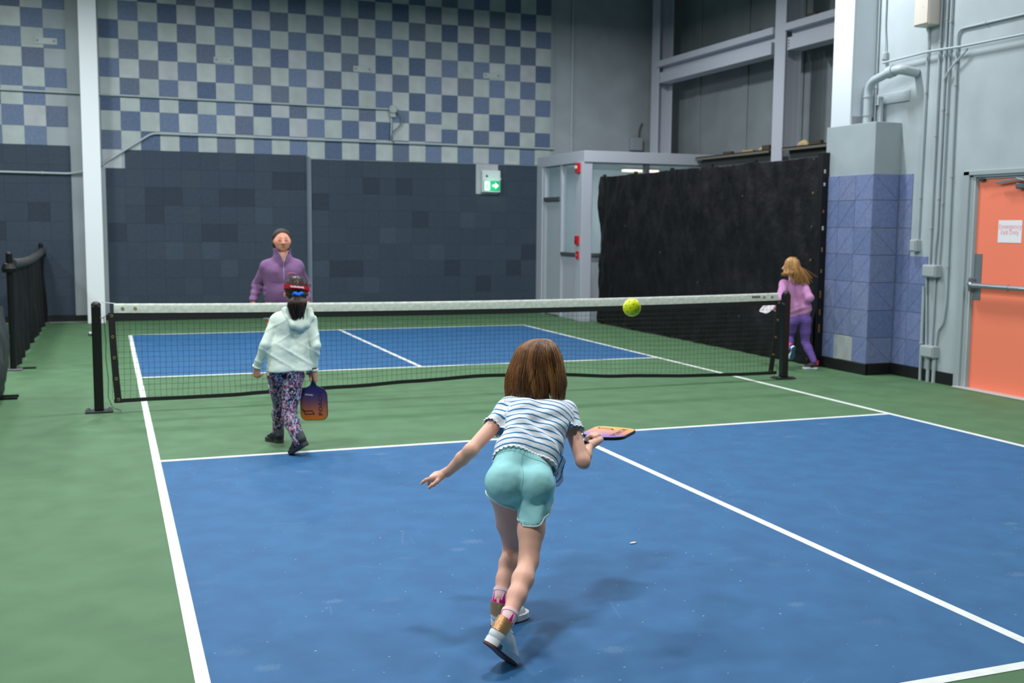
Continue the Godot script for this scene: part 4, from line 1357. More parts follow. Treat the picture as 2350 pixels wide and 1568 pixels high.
# ------------------------------------------------------------------ conduits, boxes and pipes
func make_wall_services() -> void:
	var grey := plain("conduit_grey", rgb8(168, 178, 182), 0.45, 0.0)
	var boxg := plain("outlet_grey", rgb8(164, 172, 174), 0.5, 0.0)
	var X := 4.782
	var conduit := func(pts: Array, r: float, label: String, group := "") -> Node3D:
		var t := thing("conduit", label, "conduit", pts[0], 0.0, group)
		var loc := []
		for p: Vector3 in pts: loc.append(p - pts[0])
		part("pipe", pipe(bent(loc, 0.09), r, 8), grey, t)
		# saddle clips every metre or so along the straight runs
		var clip := MB.new()
		clip.lathe(PackedVector2Array([Vector2(r * 1.1, -0.012), Vector2(r * 1.45, -0.010), Vector2(r * 1.45, 0.010), Vector2(r * 1.1, 0.012)]), Vector3.ZERO, 8)
		var cm := clip.mesh()
		for i in loc.size() - 1:
			var a: Vector3 = loc[i]
			var b: Vector3 = loc[i + 1]
			var n := int(a.distance_to(b) / 0.9)
			for k in n:
				var o := part("clip", cm, boxg, t, a.lerp(b, (k + 0.6) / n))
				var y := (b - a).normalized()
				var x := y.cross(Vector3.UP if absf(y.y) < 0.9 else Vector3.RIGHT).normalized()
				o.basis = Basis(x, y, x.cross(y))
		return t
	# right wall
	conduit.call([Vector3(X, 3.68, 0.36), Vector3(X, 1.49, 0.345)], 0.010, "thin conduit from the beige box down to the small outlet")
	conduit.call([Vector3(X, 7.9, 0.53), Vector3(X, 1.23, 0.53)], 0.011, "thin conduit entering the upper outlet box, leftmost of its bundle")
	conduit.call([Vector3(X, 7.9, 0.595), Vector3(X, 1.55, 0.62), Vector3(X, 1.38, 0.60), Vector3(X, 1.20, 0.60)], 0.011, "thin kinked conduit entering the upper outlet box")
	conduit.call([Vector3(X, 7.9, 0.655), Vector3(X, 1.50, 0.675), Vector3(X, 1.20, 0.665)], 0.011, "thin conduit at the right edge of the upper outlet box")
	conduit.call([Vector3(X, 3.60, 2.6), Vector3(X, 3.60, 0.77), Vector3(X, 0.85, 0.80), Vector3(X, 0.62, 0.77), Vector3(X, 0.55, 0.70), Vector3(X, 0.37, 0.68)], 0.012, "conduit with a wide bend beside the orange door's frame")
	conduit.call([Vector3(X, 1.10, 0.63), Vector3(X, 0.37, 0.62)], 0.011, "short conduit joining the two outlet boxes")
	conduit.call([Vector3(X, 1.12, 0.50), Vector3(X, 0.37, 0.545)], 0.011, "short conduit along the edge of the blue blocks")
	conduit.call([Vector3(X - 0.01, 1.0, 0.478), Vector3(X - 0.01, 0.0, 0.488)], 0.017, "thick pipe down to the floor beside the blue blocks")
	conduit.call([Vector3(X - 0.01, 0.26, 0.60), Vector3(X - 0.01, 0.0, 0.60)], 0.020, "short thick floor pipe under the lower outlet box, nearer the blue blocks", "floor pipes under the outlet box")
	conduit.call([Vector3(X - 0.01, 0.26, 0.685), Vector3(X - 0.01, 0.0, 0.685)], 0.020, "short thick floor pipe under the lower outlet box, nearer the orange door", "floor pipes under the outlet box")
	conduit.call([Vector3(X - 0.05, 3.41, -0.27), Vector3(X - 0.05, 3.43, 0.45), Vector3(X - 0.05, 3.41, 0.9), Vector3(X - 0.05, 3.40, 2.6)], 0.013, "long level conduit crossing the wall above the door")
	conduit.call([Vector3(X, 7.9, -0.33), Vector3(X, 3.8, -0.33), Vector3(X - 0.01, 3.62, -0.30), Vector3(X - 0.01, 3.50, -0.30)], 0.009, "thin cable drop ending above the large bent pipe")
	conduit.call([Vector3(X, 7.9, -0.44), Vector3(X, 2.75, -0.43)], 0.010, "thin conduit running down beside the white boxed column")
	conduit.call([Vector3(X - 0.025, 3.12, 0.64), Vector3(X - 0.025, 3.22, 0.72), Vector3(X - 0.03, 3.38, 0.95)], 0.010, "short slanting conduit joining the bundle to the level one")
	var outlet := func(called: String, at: Vector3, size: Vector3, label: String, m: Material, cat := "box") -> Node3D:
		var t := thing(called, label, cat, at)
		part("case", span(Vector3(-size.x, 0, -size.z / 2), Vector3(0.01, size.y, size.z / 2), 0.008), m, t)
		part("cover", span(Vector3(-size.x - 0.008, 0.012, -size.z / 2 + 0.012), Vector3(-size.x + 0.002, size.y - 0.012, size.z / 2 - 0.012), 0.004), m, t)
		var sc := MB.new()
		sc.ball(Vector3(-size.x - 0.008, size.y * 0.5, size.z * 0.15), Vector3(0.004, 0.006, 0.006), 8)
		part("screw", sc, grey, t)
		return t
	outlet.call("outlet_box", Vector3(4.80, 1.10, 0.60), Vector3(0.085, 0.13, 0.20), "grey outlet box where three conduits meet, the upper one", boxg)
	outlet.call("outlet_box", Vector3(4.80, 0.26, 0.625), Vector3(0.085, 0.125, 0.19), "grey outlet box low on the wall above floor pipes", boxg)
	outlet.call("outlet_box", Vector3(4.80, 1.36, 0.325), Vector3(0.07, 0.13, 0.10), "small grey outlet at the end of the single thin conduit", boxg)
	outlet.call("control_box", Vector3(4.80, 3.69, 0.40), Vector3(0.16, 0.36, 0.22), "beige metal control box high on the grey wall", plain("beige_box", rgb8(206, 196, 184), 0.5))
	outlet.call("outlet_box", Vector3(4.80, 3.44, -0.295), Vector3(0.05, 0.09, 0.06), "tiny grey box at the end of the cable drop", boxg)
	# large bent pipe on top of the pillar
	var t := thing("bent_pipe", "thick grey pipe with an elbow rising from the pillar top", "pipe", Vector3(4.62, 2.745, -0.36))
	var pts := bent([Vector3(0, 0, 0), Vector3(0, 0.45, 0), Vector3(-0.02, 0.53, 0.40)], 0.13)
	part("pipe", pipe(pts, 0.046, 14), grey, t)
	for y in [0.10, 0.30]:
		var rings := MB.new()
		rings.lathe(PackedVector2Array([Vector2(0.046, y - 0.006), Vector2(0.053, y - 0.006), Vector2(0.053, y + 0.006), Vector2(0.046, y + 0.006)]), Vector3.ZERO, 14)
		part("band", rings, boxg, t)
	var fit := MB.new()
	fit.tube(PackedVector3Array([Vector3(-0.02, 0.515, 0.34), Vector3(-0.02, 0.53, 0.43)]), PackedFloat32Array([0.062]), 14)
	part("coupling", fit, grey, t)
	var en := MB.new()
	en.tube(PackedVector3Array(bent([Vector3(-0.02, 0.53, 0.42), Vector3(-0.01, 0.53, 0.53), Vector3(0.17, 0.50, 0.56)], 0.06)), PackedFloat32Array([0.05]), 14)
	part("elbow_end", en, grey, t)
	part("brace", span(Vector3(0.10, -0.02, 0.05), Vector3(0.14, 0.30, 0.09), 0.004), grey, t)
	var br := thing("wall_bracket", "thin grey angle bracket fixed to the wall behind the bent pipe", "bracket", Vector3(4.80, 2.97, -0.17))
	part("plate", span(Vector3(-0.012, 0, -0.27), Vector3(0.005, 0.11, 0.27), 0.003), mats["right_grey"], br)
	part("lip", span(Vector3(-0.03, -0.002, -0.27), Vector3(0.005, 0.006, 0.27), 0.002), mats["right_grey"], br)
	# back wall
	var z := BZ + 0.035
	conduit.call([Vector3(-8.0, 3.655, z), Vector3(1.37, 3.62, z)], 0.016, "upper conduit across the chequered wall ending at a round box")
	conduit.call([Vector3(-3.33, 2.52, z), Vector3(-3.30, 2.56, z), Vector3(-2.56, 3.055, z), Vector3(4.52, 3.04, z)], 0.018, "lower conduit across the chequered wall with a slanted end")
	conduit.call([Vector3(-8.0, 2.395, z), Vector3(-3.80, 2.375, z), Vector3(-3.60, 2.42, z + 0.03)], 0.018, "conduit on the dark blocks bending towards the white column")
	conduit.call([Vector3(4.87, 7.9, z), Vector3(4.87, 2.92, z)], 0.018, "vertical conduit in the corner above the lobby")
	conduit.call([Vector3(1.43, 3.47, z), Vector3(1.42, 3.09, z)], 0.013, "short drop conduit between the two level conduits")
	var rb := thing("round_box", "round grey junction box with a looped hose on the chequered wall", "box", Vector3(1.455, 3.62, BZ + 0.004))
	var b := MB.new()
	b.lathe(PackedVector2Array([Vector2(0.075, 0.0), Vector2(0.075, 0.06), Vector2(0.06, 0.075), Vector2(0.0, 0.075)]), Vector3.ZERO, 16, Basis(Vector3.RIGHT, PI / 2))
	part("case", b, boxg, rb)
	part("hose", pipe(bent([Vector3(0.07, -0.03, 0.05), Vector3(0.18, -0.12, 0.05), Vector3(0.15, -0.27, 0.05), Vector3(0.0, -0.38, 0.05), Vector3(-0.05, -0.52, 0.05), Vector3(0.02, -0.58, 0.04)], 0.14), 0.014, 8), plain("hose_grey", rgb8(112, 122, 124), 0.5), rb)
	part("neck", span(Vector3(-0.05, -0.14, 0.01), Vector3(0.05, -0.06, 0.05), 0.01), boxg, rb)

# ------------------------------------------------------------------ balls
func make_balls() -> void:
	var yel := plain("ball_yellow", rgb8(226, 240, 10), 0.45)
	yel.subsurf_scatter_enabled = true
	yel.subsurf_scatter_strength = 0.08
	var dark := plain("ball_hole", rgb8(120, 130, 0), 0.8)
	var spots := [[Vector3(-1.333, 1.267, 5.724), "bright yellow pickleball with drilled holes in mid-air above the net"], [Vector3(-1.86, 0.037, 0.50), "yellow pickleball on the green floor behind the hanging paddle"]]
	for i in 2:
		var t := thing("pickleball", spots[i][1], "ball", spots[i][0])
		var m := MB.new()
		m.ball(Vector3.ZERO, Vector3.ONE * 0.0368, 40)
		part("shell", m, yel, t)
		var hole := MB.new()
		hole.lathe(PackedVector2Array([Vector2(0.0, 0.0362), Vector2(0.0032, 0.0366), Vector2(0.0036, 0.0371), Vector2(0.0046, 0.0369)]), Vector3.ZERO, 10)
		# rim of yellow and a dark mouth
		var mouth := MB.new()
		mouth.lathe(PackedVector2Array([Vector2(0.0024, 0.0369), Vector2(0.0, 0.0371)]), Vector3.ZERO, 10)
		var mm := mouth.mesh()
		var n := 40
		for k in n:
			var y := 1.0 - 2.0 * (k + 0.5) / n
			var a := k * 2.39996 + 0.6
			var dir := Vector3(cos(a) * sqrt(1.0 - y * y), y, sin(a) * sqrt(1.0 - y * y))
			if i == 1 and k % 2: continue
			var o := part("hole", mm, dark, t)
			var x := dir.cross(Vector3.UP if absf(dir.y) < 0.9 else Vector3.RIGHT).normalized()
			o.basis = Basis(x, dir, x.cross(dir))

# ------------------------------------------------------------------ people: shared builders
func skin_mat(key: String, c: Color) -> StandardMaterial3D:
	var m := plain(key, c, 0.5, 0.0, 0.4)
	m.subsurf_scatter_enabled = true
	m.subsurf_scatter_strength = 0.12
	return m

func cloth_mat(key: String, c: Color, rough := 0.85) -> StandardMaterial3D:
	var m := plain(key, c, rough, 0.0, 0.3)
	m.rim_enabled = true
	m.rim = 0.25
	m.rim_tint = 0.6
	return m

# palm, four fingers and a thumb. w wrist, d towards the knuckles, back the back of the hand, l hand length, thumb side +1 / -1 along d x back
func hand(b: Body, w: Vector3, d: Vector3, back: Vector3, l: float, side: float, curls: Array, spread := 0.06, thumb_out := 0.7) -> void:
	d = d.normalized()
	back = (back - d * back.dot(d)).normalized()
	var x := d.cross(back).normalized() * side
	var k := l / 0.13
	for j in 4:
		var off: float = [0.024, 0.008, -0.008, -0.022][j] * k
		var root: Vector3 = w + d * (0.012 * k) + x * off * 0.62
		var knuckle: Vector3 = w + d * (l * [0.50, 0.52, 0.49, 0.44][j]) + x * off
		b.cap(root, knuckle, 0.0125 * k, 0.0105 * k, 0.010 * k)
		var fl: float = l * [0.40, 0.45, 0.42, 0.33][j]
		var dir: Vector3 = (d + x * spread * [1.6, 0.4, -0.5, -1.5][j]).normalized()
		var p := knuckle
		var rr := [0.0088, 0.0080, 0.0072, 0.0060]
		for s in 3:
			var c: float = curls[j][s]
			var axis := d.cross(-back).normalized()
			dir = dir.rotated(axis, c)
			var q: Vector3 = p + dir * fl * [0.45, 0.30, 0.25][s]
			b.cap(p, q, rr[s] * k, rr[s + 1] * k, 0.004 * k)
			p = q
	var t0 := w + d * (l * 0.12) + x * 0.017 * k - back * 0.004
	var td := (d * (1.0 - thumb_out) + x * thumb_out - back * 0.25).normalized()
	var t1 := t0 + td * l * 0.24
	var t2 := t1 + (td + d * 0.5).normalized() * l * 0.20
	var t3 := t2 + (td * 0.4 + d * 0.8 - back * 0.2).normalized() * l * 0.15
	b.cap(t0, t1, 0.0125 * k, 0.0100 * k, 0.010 * k)
	b.cap(t1, t2, 0.0098 * k, 0.0085 * k, 0.005 * k)
	b.cap(t2, t3, 0.0085 * k, 0.0065 * k, 0.004 * k)

# rotation that takes local z to d and local y near up
func facing(d: Vector3, up: Vector3) -> Basis:
	var z := d.normalized()
	var x := up.cross(z).normalized()
	return Basis(x, z.cross(x), z)

func footprint(l: float, w: float) -> PackedVector2Array:
	var right := []
	var left := []
	const N := 26
	for i in N + 1:
		var t := 0.5 - 0.5 * cos(PI * i / N)
		var half := w * 0.5 * (0.86 - 0.16 * sin(PI * clampf((t - 0.1) / 0.5, 0, 1)) + 0.16 * smoothstep(0.4, 0.75, t))
		var e0 := clampf(t / 0.14, 0, 1)
		var e1 := clampf((1.0 - t) / 0.24, 0, 1)
		half *= sqrt(1.0 - pow(1.0 - e0, 2.0)) * sqrt(1.0 - pow(1.0 - e1, 2.0))
		if i == 0 or i == N: half = 0.0
		right.append(Vector2(half, t * l))
		left.append(Vector2(-half, t * l))
	var poly := PackedVector2Array()
	for p: Vector2 in right: poly.append(p)
	for i in range(N - 1, 0, -1): poly.append(left[i])
	return poly

# trainer: local z runs from heel (0) to toe (l), y up from the ground
func shoe(parent: Node3D, tf: Transform3D, l: float, colors: Dictionary, chunky := true) -> Node3D:
	var s := Node3D.new()
	s.name = "shoe"
	parent.add_child(s, true)
	s.transform = tf
	var k := l / 0.19
	var h := (0.030 if chunky else 0.020) * k
	var b := Body.new()
	b.cap(Vector3(0, 0.045, 0.032) * k, Vector3(0, 0.042, 0.085) * k, 0.0315 * k, 0.031 * k, 0.02 * k)
	b.cap(Vector3(0, 0.042, 0.085) * k, Vector3(0, 0.026, 0.150) * k, 0.031 * k, 0.0265 * k, 0.02 * k)
	b.cap(Vector3(0, 0.05, 0.030) * k, Vector3(0, 0.086, 0.028) * k, 0.031 * k, 0.0300 * k, 0.015 * k)
	b.cap(Vector3(0, 0.075, 0.05) * k, Vector3(0, 0.050, 0.115) * k, 0.017 * k, 0.014 * k, 0.02 * k)
	b.clip(Vector3(0, h * 0.7, 0), Vector3.DOWN)
	b.clip(Vector3(0, 0.100, 0.02) * k, Vector3(0, 1.0, 0.25), 0.006)
	var m := MB.new()
	b.into(m, 0.0045 * k)
	part("upper", m, colors.upper, s)
	var flat := Transform3D(Basis(Vector3(1, 0, 0), Vector3(0, 0, 1), Vector3(0, -1, 0)), Vector3.ZERO)
	var mid := MB.new()
	mid.prism(footprint(l, 0.078 * k), -h, -0.006 * k, flat, 0.004 * k)
	part("midsole", mid, colors.mid, s)
	var out := MB.new()
	out.prism(footprint(l, 0.080 * k), -0.008 * k, 0.0, flat, 0.002 * k)
	var os := part("outsole", out, colors.sole, s)
	os.position = Vector3(0, 0, -0.001)
	if colors.has("tab"):
		var tb := MB.new()
		var rows := []
		for i in 5:
			var row := PackedVector3Array()
			for j in 13:
				var a := lerpf(-1.45, 1.45, j / 12.0)
				var y := lerpf(0.058, 0.100, i / 4.0) * k + (0.010 * k * cos(a) if i == 4 else 0.0)
				var r := (0.0352 + 0.0006 * sin(i * 2.1 + j)) * k
				row.append(Vector3(-sin(a) * r, y, 0.029 * k - cos(a) * r * 1.02))
			rows.append(row)
		tb.sheet(rows, 0.002 * k)
		part("heel_tab", tb, colors.tab, s)
	if colors.has("window"):
		for sd in [-1.0, 1.0]:
			var wd := MB.new()
			wd.prism(PackedVector2Array([Vector2(0.020, 0.008) * k, Vector2(0.044, 0.009) * k, Vector2(0.037, 0.024) * k, Vector2(0.022, 0.022) * k]), -0.004 * k, 0.002 * k, Transform3D(Basis(Vector3(0, 0, 1), Vector3(0, 1, 0), Vector3(-1, 0, 0)), Vector3(sd * 0.0335 * k, 0, 0)), 0.001 * k)
			part("sole_window", wd, colors.window, s)
	var lc := MB.new()
	lc.tube(PackedVector3Array([Vector3(0.012, 0.078, 0.062) * k, Vector3(0.030, 0.078, 0.066) * k, Vector3(0.040, 0.066, 0.085) * k, Vector3(0.028, 0.062, 0.094) * k, Vector3(0.010, 0.070, 0.08) * k]), PackedFloat32Array([0.0016 * k]), 5)
	for i in 4:
		var z := 0.075 + 0.014 * i
		lc.tube(PackedVector3Array([Vector3(-0.017, 0.083 - i * 0.008, z) * k, Vector3(0, 0.090 - i * 0.008, z + 0.002) * k, Vector3(0.017, 0.083 - i * 0.008, z) * k]), PackedFloat32Array([0.0022 * k]), 5)
	part("lace", lc, colors.lace, s)
	return s

# a paddle: y from grip (0) towards the tip, z the printed side
func paddle(called: String, label: String, tf: Transform3D, printed: Array, text_dir := 1.0) -> Node3D:
	var t := thing(called, label, "paddle")
	t.transform = tf
	var w := 0.098
	var y0 := 0.045
	var y1 := 0.315
	var poly := PackedVector2Array()
	var corner := func(c: Vector2, r: float, a0: float, a1: float) -> void:
		for i in 7: poly.append(c + Vector2(cos(lerpf(a0, a1, i / 6.0)), sin(lerpf(a0, a1, i / 6.0))) * r)
	poly.append(Vector2(0.017, y0))
	poly.append(Vector2(0.022, y0 + 0.014))
	corner.call(Vector2(w - 0.072, y0 + 0.096), 0.072, -PI * 0.42, 0.0)
	corner.call(Vector2(w - 0.045, y1 - 0.045), 0.045, 0.0, PI / 2)
	corner.call(Vector2(-w + 0.045, y1 - 0.045), 0.045, PI / 2, PI)
	corner.call(Vector2(-w + 0.072, y0 + 0.096), 0.072, PI, PI * 1.42)
	poly.append(Vector2(-0.022, y0 + 0.014))
	poly.append(Vector2(-0.017, y0))
	var black := plain("paddle_edge", rgb8(20, 20, 22), 0.4)
	var core := MB.new()
	core.prism(poly, -0.0068, 0.0068, Transform3D.IDENTITY, 0.001)
	part("edge_guard", core, black, t)
	var inner := Geometry2D.offset_polygon(poly, -0.004, Geometry2D.JOIN_ROUND)[0]
	if Geometry2D.is_polygon_clockwise(inner): inner.reverse()
	var g := Gradient.new()
	g.offsets = PackedFloat32Array(printed[0])
	g.colors = PackedColorArray(printed[1])
	var gt := GradientTexture2D.new()
	gt.gradient = g
	gt.width = 8
	gt.height = 256
	gt.fill_from = Vector2(0.5, 0)
	gt.fill_to = Vector2(0.5, 1)
	var fm := StandardMaterial3D.new()
	fm.albedo_texture = gt
	fm.roughness = 0.28
	fm.uv1_scale = Vector3(1, 1.0 / (y1 - y0), 1)
	fm.uv1_offset = Vector3(0, -y0 / (y1 - y0), 0)
	fm.texture_repeat = false
	for s in [1.0, -1.0]:
		var f := MB.new()
		f.prism(inner, minf(0.0066 * s, 0.0074 * s), maxf(0.0066 * s, 0.0074 * s))
		part("printed_face", f, fm, t)
	var ink := plain("paddle_ink", rgb8(52, 32, 44), 0.4)
	var tx := part("lettering", text_mesh("POACH", 0.052, 0.0006, true), ink, t, Vector3(0.048 * text_dir, 0.195, 0.0077))
	tx.rotation.z = PI / 2 * text_dir
	tx.scale = Vector3(1.0, 0.75, 1)
	# outlined slanting mark with a kicked-up tail, near the tip
	var lg := MB.new()
	var pa := [Vector2(-0.075, 0.268), Vector2(-0.062, 0.245), Vector2(0.0, 0.245), Vector2(-0.010, 0.268)]
	for i in 4:
		var a: Vector2 = pa[i]
		var b: Vector2 = pa[(i + 1) % 4]
		var d := (b - a).normalized()
		var n := Vector2(-d.y, d.x) * 0.0035
		lg.quad(Vector3(a.x + n.x - d.x * 0.003, a.y + n.y - d.y * 0.003, 0.0079), Vector3(a.x - n.x - d.x * 0.003, a.y - n.y - d.y * 0.003, 0.0079), Vector3(b.x - n.x + d.x * 0.003, b.y - n.y + d.y * 0.003, 0.0079), Vector3(b.x + n.x + d.x * 0.003, b.y + n.y + d.y * 0.003, 0.0079))
	lg.quad(Vector3(-0.012, 0.249, 0.0079), Vector3(0.006, 0.228, 0.0079), Vector3(0.018, 0.228, 0.0079), Vector3(0.0, 0.249, 0.0079))
	var lgm := part("logo_mark", lg, ink, t)
	if text_dir < 0.0: lgm.position.x = 0.074
	var sc := MB.new()
	var pts := PackedVector3Array()
	for i in 30:
		var q := i / 29.0
		pts.append(Vector3(-0.062 + 0.058 * q, 0.130 + 0.006 * sin(q * 34.0) - 0.006 * q, 0.0077))
	sc.tube(pts, PackedFloat32Array([0.0013]), 4)
	var scm := part("script_mark", sc, plain("paddle_white", rgb8(236, 228, 232), 0.5), t)
	if text_dir < 0.0: scm.position.x = 0.066
	# wrapped grip
	var gp := MB.new()
	var gpts := PackedVector3Array()
	var gr := PackedFloat32Array()
	for i in 41:
		var q := i / 40.0
		gpts.append(Vector3(0, lerpf(-0.085, y0 + 0.012, q), 0))
		gr.append(0.0165 + 0.0008 * absf(sin(q * 26.0)))
	gp.tube(gpts, gr, 10, true, 0.82)
	part("grip", gp, plain("grip_black", rgb8(18, 18, 20), 0.6), t)
	var bc := MB.new()
	bc.lathe(PackedVector2Array([Vector2(0.0, -0.099), Vector2(0.017, -0.097), Vector2(0.019, -0.088), Vector2(0.016, -0.084)]), Vector3.ZERO, 12)
	part("butt_cap", bc, black, t)
	return t

# strands of hair as thin tapering tubes; each path is a list of points
func strands(paths: Array, r0: float, dark: Color, light: Color, seed_: int, sides := 3) -> MB:
	var m := MB.new()
	m.use_c = true
	var r := RandomNumberGenerator.new()
	r.seed = seed_
	for p: PackedVector3Array in paths:
		var rad := PackedFloat32Array()
		var w := r0 * r.randf_range(0.7, 1.25)
		for i in p.size(): rad.append(w * (1.0 - 0.75 * pow(float(i) / (p.size() - 1), 3.0)))
		m.col = dark.lerp(light, pow(r.randf(), 1.6))
		m.tube(p, rad, sides, false)
	return m

func hair_mat(key: String) -> StandardMaterial3D:
	var m := plain(key, Color.WHITE, 0.42, 0.0, 0.5)
	m.vertex_color_use_as_albedo = true
	return m

func soft_path(pts: Array, n: int) -> PackedVector3Array:
	var c := Curve3D.new()
	for i in pts.size():
		var a: Vector3 = pts[maxi(i - 1, 0)]
		var b: Vector3 = pts[mini(i + 1, pts.size() - 1)]
		var tg := (b - a) * 0.17
		c.add_point(pts[i], -tg, tg)
	var out := PackedVector3Array()
	var l := c.get_baked_length()
	for i in n: out.append(c.sample_baked(l * i / (n - 1), true))
	return out

func ring_at(at: Vector3, axis: Vector3, r: float, tube: float, n := 28) -> MB:
	var m := MB.new()
	m.tube(ring_points(at, r, axis.normalized(), n), PackedFloat32Array([tube]), 6, false)
	return m
const GIRL := {
	"pelvis": Vector3(-1.799, 0.616, 5.720),
	"hipL": Vector3(-1.857, 0.553, 5.700),
	"hipR": Vector3(-1.752, 0.542, 5.740),
	"kneeR": Vector3(-1.828, 0.323, 5.880),
	"calfR": Vector3(-1.888, 0.276, 5.960),
	"ankR": Vector3(-1.994, 0.202, 6.080),
	"toeR": Vector3(-1.964, 0.004, 6.020),
	"kneeL": Vector3(-1.769, 0.273, 5.550),
	"calfL": Vector3(-1.823, 0.208, 5.630),
	"ankL": Vector3(-1.863, 0.108, 5.685),
	"buttL": Vector3(-1.870, 0.597, 5.735),
	"buttR": Vector3(-1.762, 0.583, 5.765),
	"waist": Vector3(-1.747, 0.695, 5.640),
	"waistL": Vector3(-1.814, 0.708, 5.640),
	"waistR": Vector3(-1.679, 0.678, 5.640),
	"chest": Vector3(-1.659, 0.793, 5.520),
	"chestL": Vector3(-1.732, 0.815, 5.520),
	"chestR": Vector3(-1.585, 0.794, 5.520),
	"neck": Vector3(-1.612, 0.867, 5.430),
	"neckT": Vector3(-1.596, 0.926, 5.390),
	"head": Vector3(-1.593, 1.004, 5.360),
	"shL": Vector3(-1.759, 0.839, 5.470),
	"shR": Vector3(-1.501, 0.813, 5.470),
	"elL": Vector3(-1.968, 0.703, 5.600),
	"wrL": Vector3(-2.034, 0.595, 5.500),
	"elR": Vector3(-1.491, 0.632, 5.620),
	"wrR": Vector3(-1.407, 0.665, 5.500),
	"gripR": Vector3(-1.360, 0.673, 5.440),
	"hemL": Vector3(-1.878, 0.677, 5.620),
	"hemM": Vector3(-1.783, 0.703, 5.670),
	"hemR": Vector3(-1.593, 0.623, 5.600),
	"hornL": Vector3(-1.867, 0.479, 5.680),
	"hornR": Vector3(-1.776, 0.472, 5.800),
	"crown": Vector3(-1.582, 1.097, 5.360),
	"flap0": Vector3(-1.629, 0.733, 5.600),
	"flap1": Vector3(-1.567, 0.631, 5.560),
	"flap2": Vector3(-1.521, 0.549, 5.520),
	"flap3": Vector3(-1.557, 0.497, 5.500),
	"flap4": Vector3(-1.608, 0.610, 5.580),
	"bandA": Vector3(-1.559, 1.117, 5.420),
	"bandB": Vector3(-1.519, 1.057, 5.420),
	"bandC": Vector3(-1.498, 0.967, 5.420),
	"bandD": Vector3(-1.492, 0.879, 5.420),
}
const KID := {
	"pelvis": Vector3(-2.128, 0.556, 1.900),
	"hipL": Vector3(-2.181, 0.525, 1.880),
	"hipR": Vector3(-2.073, 0.519, 1.920),
	"kneeL": Vector3(-2.145, 0.280, 1.740),
	"ankL": Vector3(-2.158, 0.081, 1.700),
	"kneeR": Vector3(-2.120, 0.255, 1.980),
	"ankR": Vector3(-2.089, 0.099, 2.240),
	"waist": Vector3(-2.102, 0.694, 1.880),
	"waistL": Vector3(-2.169, 0.696, 1.880),
	"waistR": Vector3(-2.015, 0.682, 1.880),
	"chestL": Vector3(-2.133, 0.871, 1.860),
	"chestR": Vector3(-1.985, 0.861, 1.860),
	"neck": Vector3(-2.042, 0.980, 1.840),
	"head": Vector3(-2.031, 1.116, 1.820),
	"shL": Vector3(-2.179, 0.901, 1.840),
	"elL": Vector3(-2.271, 0.744, 1.920),
	"wrL": Vector3(-2.321, 0.584, 1.860),
	"shR": Vector3(-1.941, 0.898, 1.860),
	"elR": Vector3(-1.924, 0.733, 1.980),
	"wrR": Vector3(-1.932, 0.559, 1.930),
	"gripR": Vector3(-1.937, 0.482, 1.920),
	"tail0": Vector3(-2.048, 1.054, 1.920),
	"tail1": Vector3(-2.068, 0.977, 1.960),
	"tip": Vector3(-1.928, 0.177, 1.920),
}
const WOMAN := {
	"pelvis": Vector3(-1.723, 0.804, -1.000),
	"hipL": Vector3(-1.794, 0.762, -1.000),
	"hipR": Vector3(-1.643, 0.760, -1.000),
	"kneeL": Vector3(-1.796, 0.382, -0.970),
	"ankL": Vector3(-1.799, 0.015, -1.050),
	"kneeR": Vector3(-1.645, 0.377, -0.970),
	"ankR": Vector3(-1.629, 0.007, -1.050),
	"waistL": Vector3(-1.783, 0.940, -1.000),
	"waistR": Vector3(-1.649, 0.939, -1.000),
	"chestL": Vector3(-1.789, 1.131, -1.000),
	"chestR": Vector3(-1.621, 1.130, -1.000),
	"neck": Vector3(-1.703, 1.270, -1.000),
	"head": Vector3(-1.707, 1.434, -0.990),
	"shL": Vector3(-1.848, 1.181, -1.020),
	"elL": Vector3(-1.925, 1.003, -1.120),
	"wrL": Vector3(-1.990, 0.849, -1.020),
	"shR": Vector3(-1.563, 1.179, -1.020),
	"elR": Vector3(-1.467, 0.998, -1.120),
	"wrR": Vector3(-1.460, 0.841, -1.020),
}
const RUNNER := {
	"pelvis": Vector3(4.050, 0.624, -0.680),
	"hipL": Vector3(3.984, 0.560, -0.700),
	"hipR": Vector3(4.121, 0.560, -0.660),
	"kneeR": Vector3(4.175, 0.303, -0.720),
	"ankR": Vector3(4.216, 0.099, -0.600),
	"kneeL": Vector3(4.059, 0.337, -0.860),
	"ankL": Vector3(3.881, 0.250, -0.600),
	"toeL": Vector3(3.956, 0.171, -0.620),
	"waistL": Vector3(3.978, 0.709, -0.700),
	"waistR": Vector3(4.105, 0.703, -0.680),
	"chestL": Vector3(3.938, 0.891, -0.720),
	"chestR": Vector3(4.064, 0.891, -0.700),
	"neck": Vector3(3.997, 1.029, -0.730),
	"head": Vector3(3.958, 1.167, -0.740),
	"shL": Vector3(3.859, 0.971, -0.720),
	"elL": Vector3(3.758, 0.800, -0.640),
	"wrL": Vector3(3.851, 0.697, -0.820),
	"shR": Vector3(4.088, 0.971, -0.680),
	"elR": Vector3(4.096, 0.820, -0.560),
	"wrR": Vector3(4.122, 0.758, -0.740),
	"paddle": Vector3(3.870, 0.678, -0.950),
}

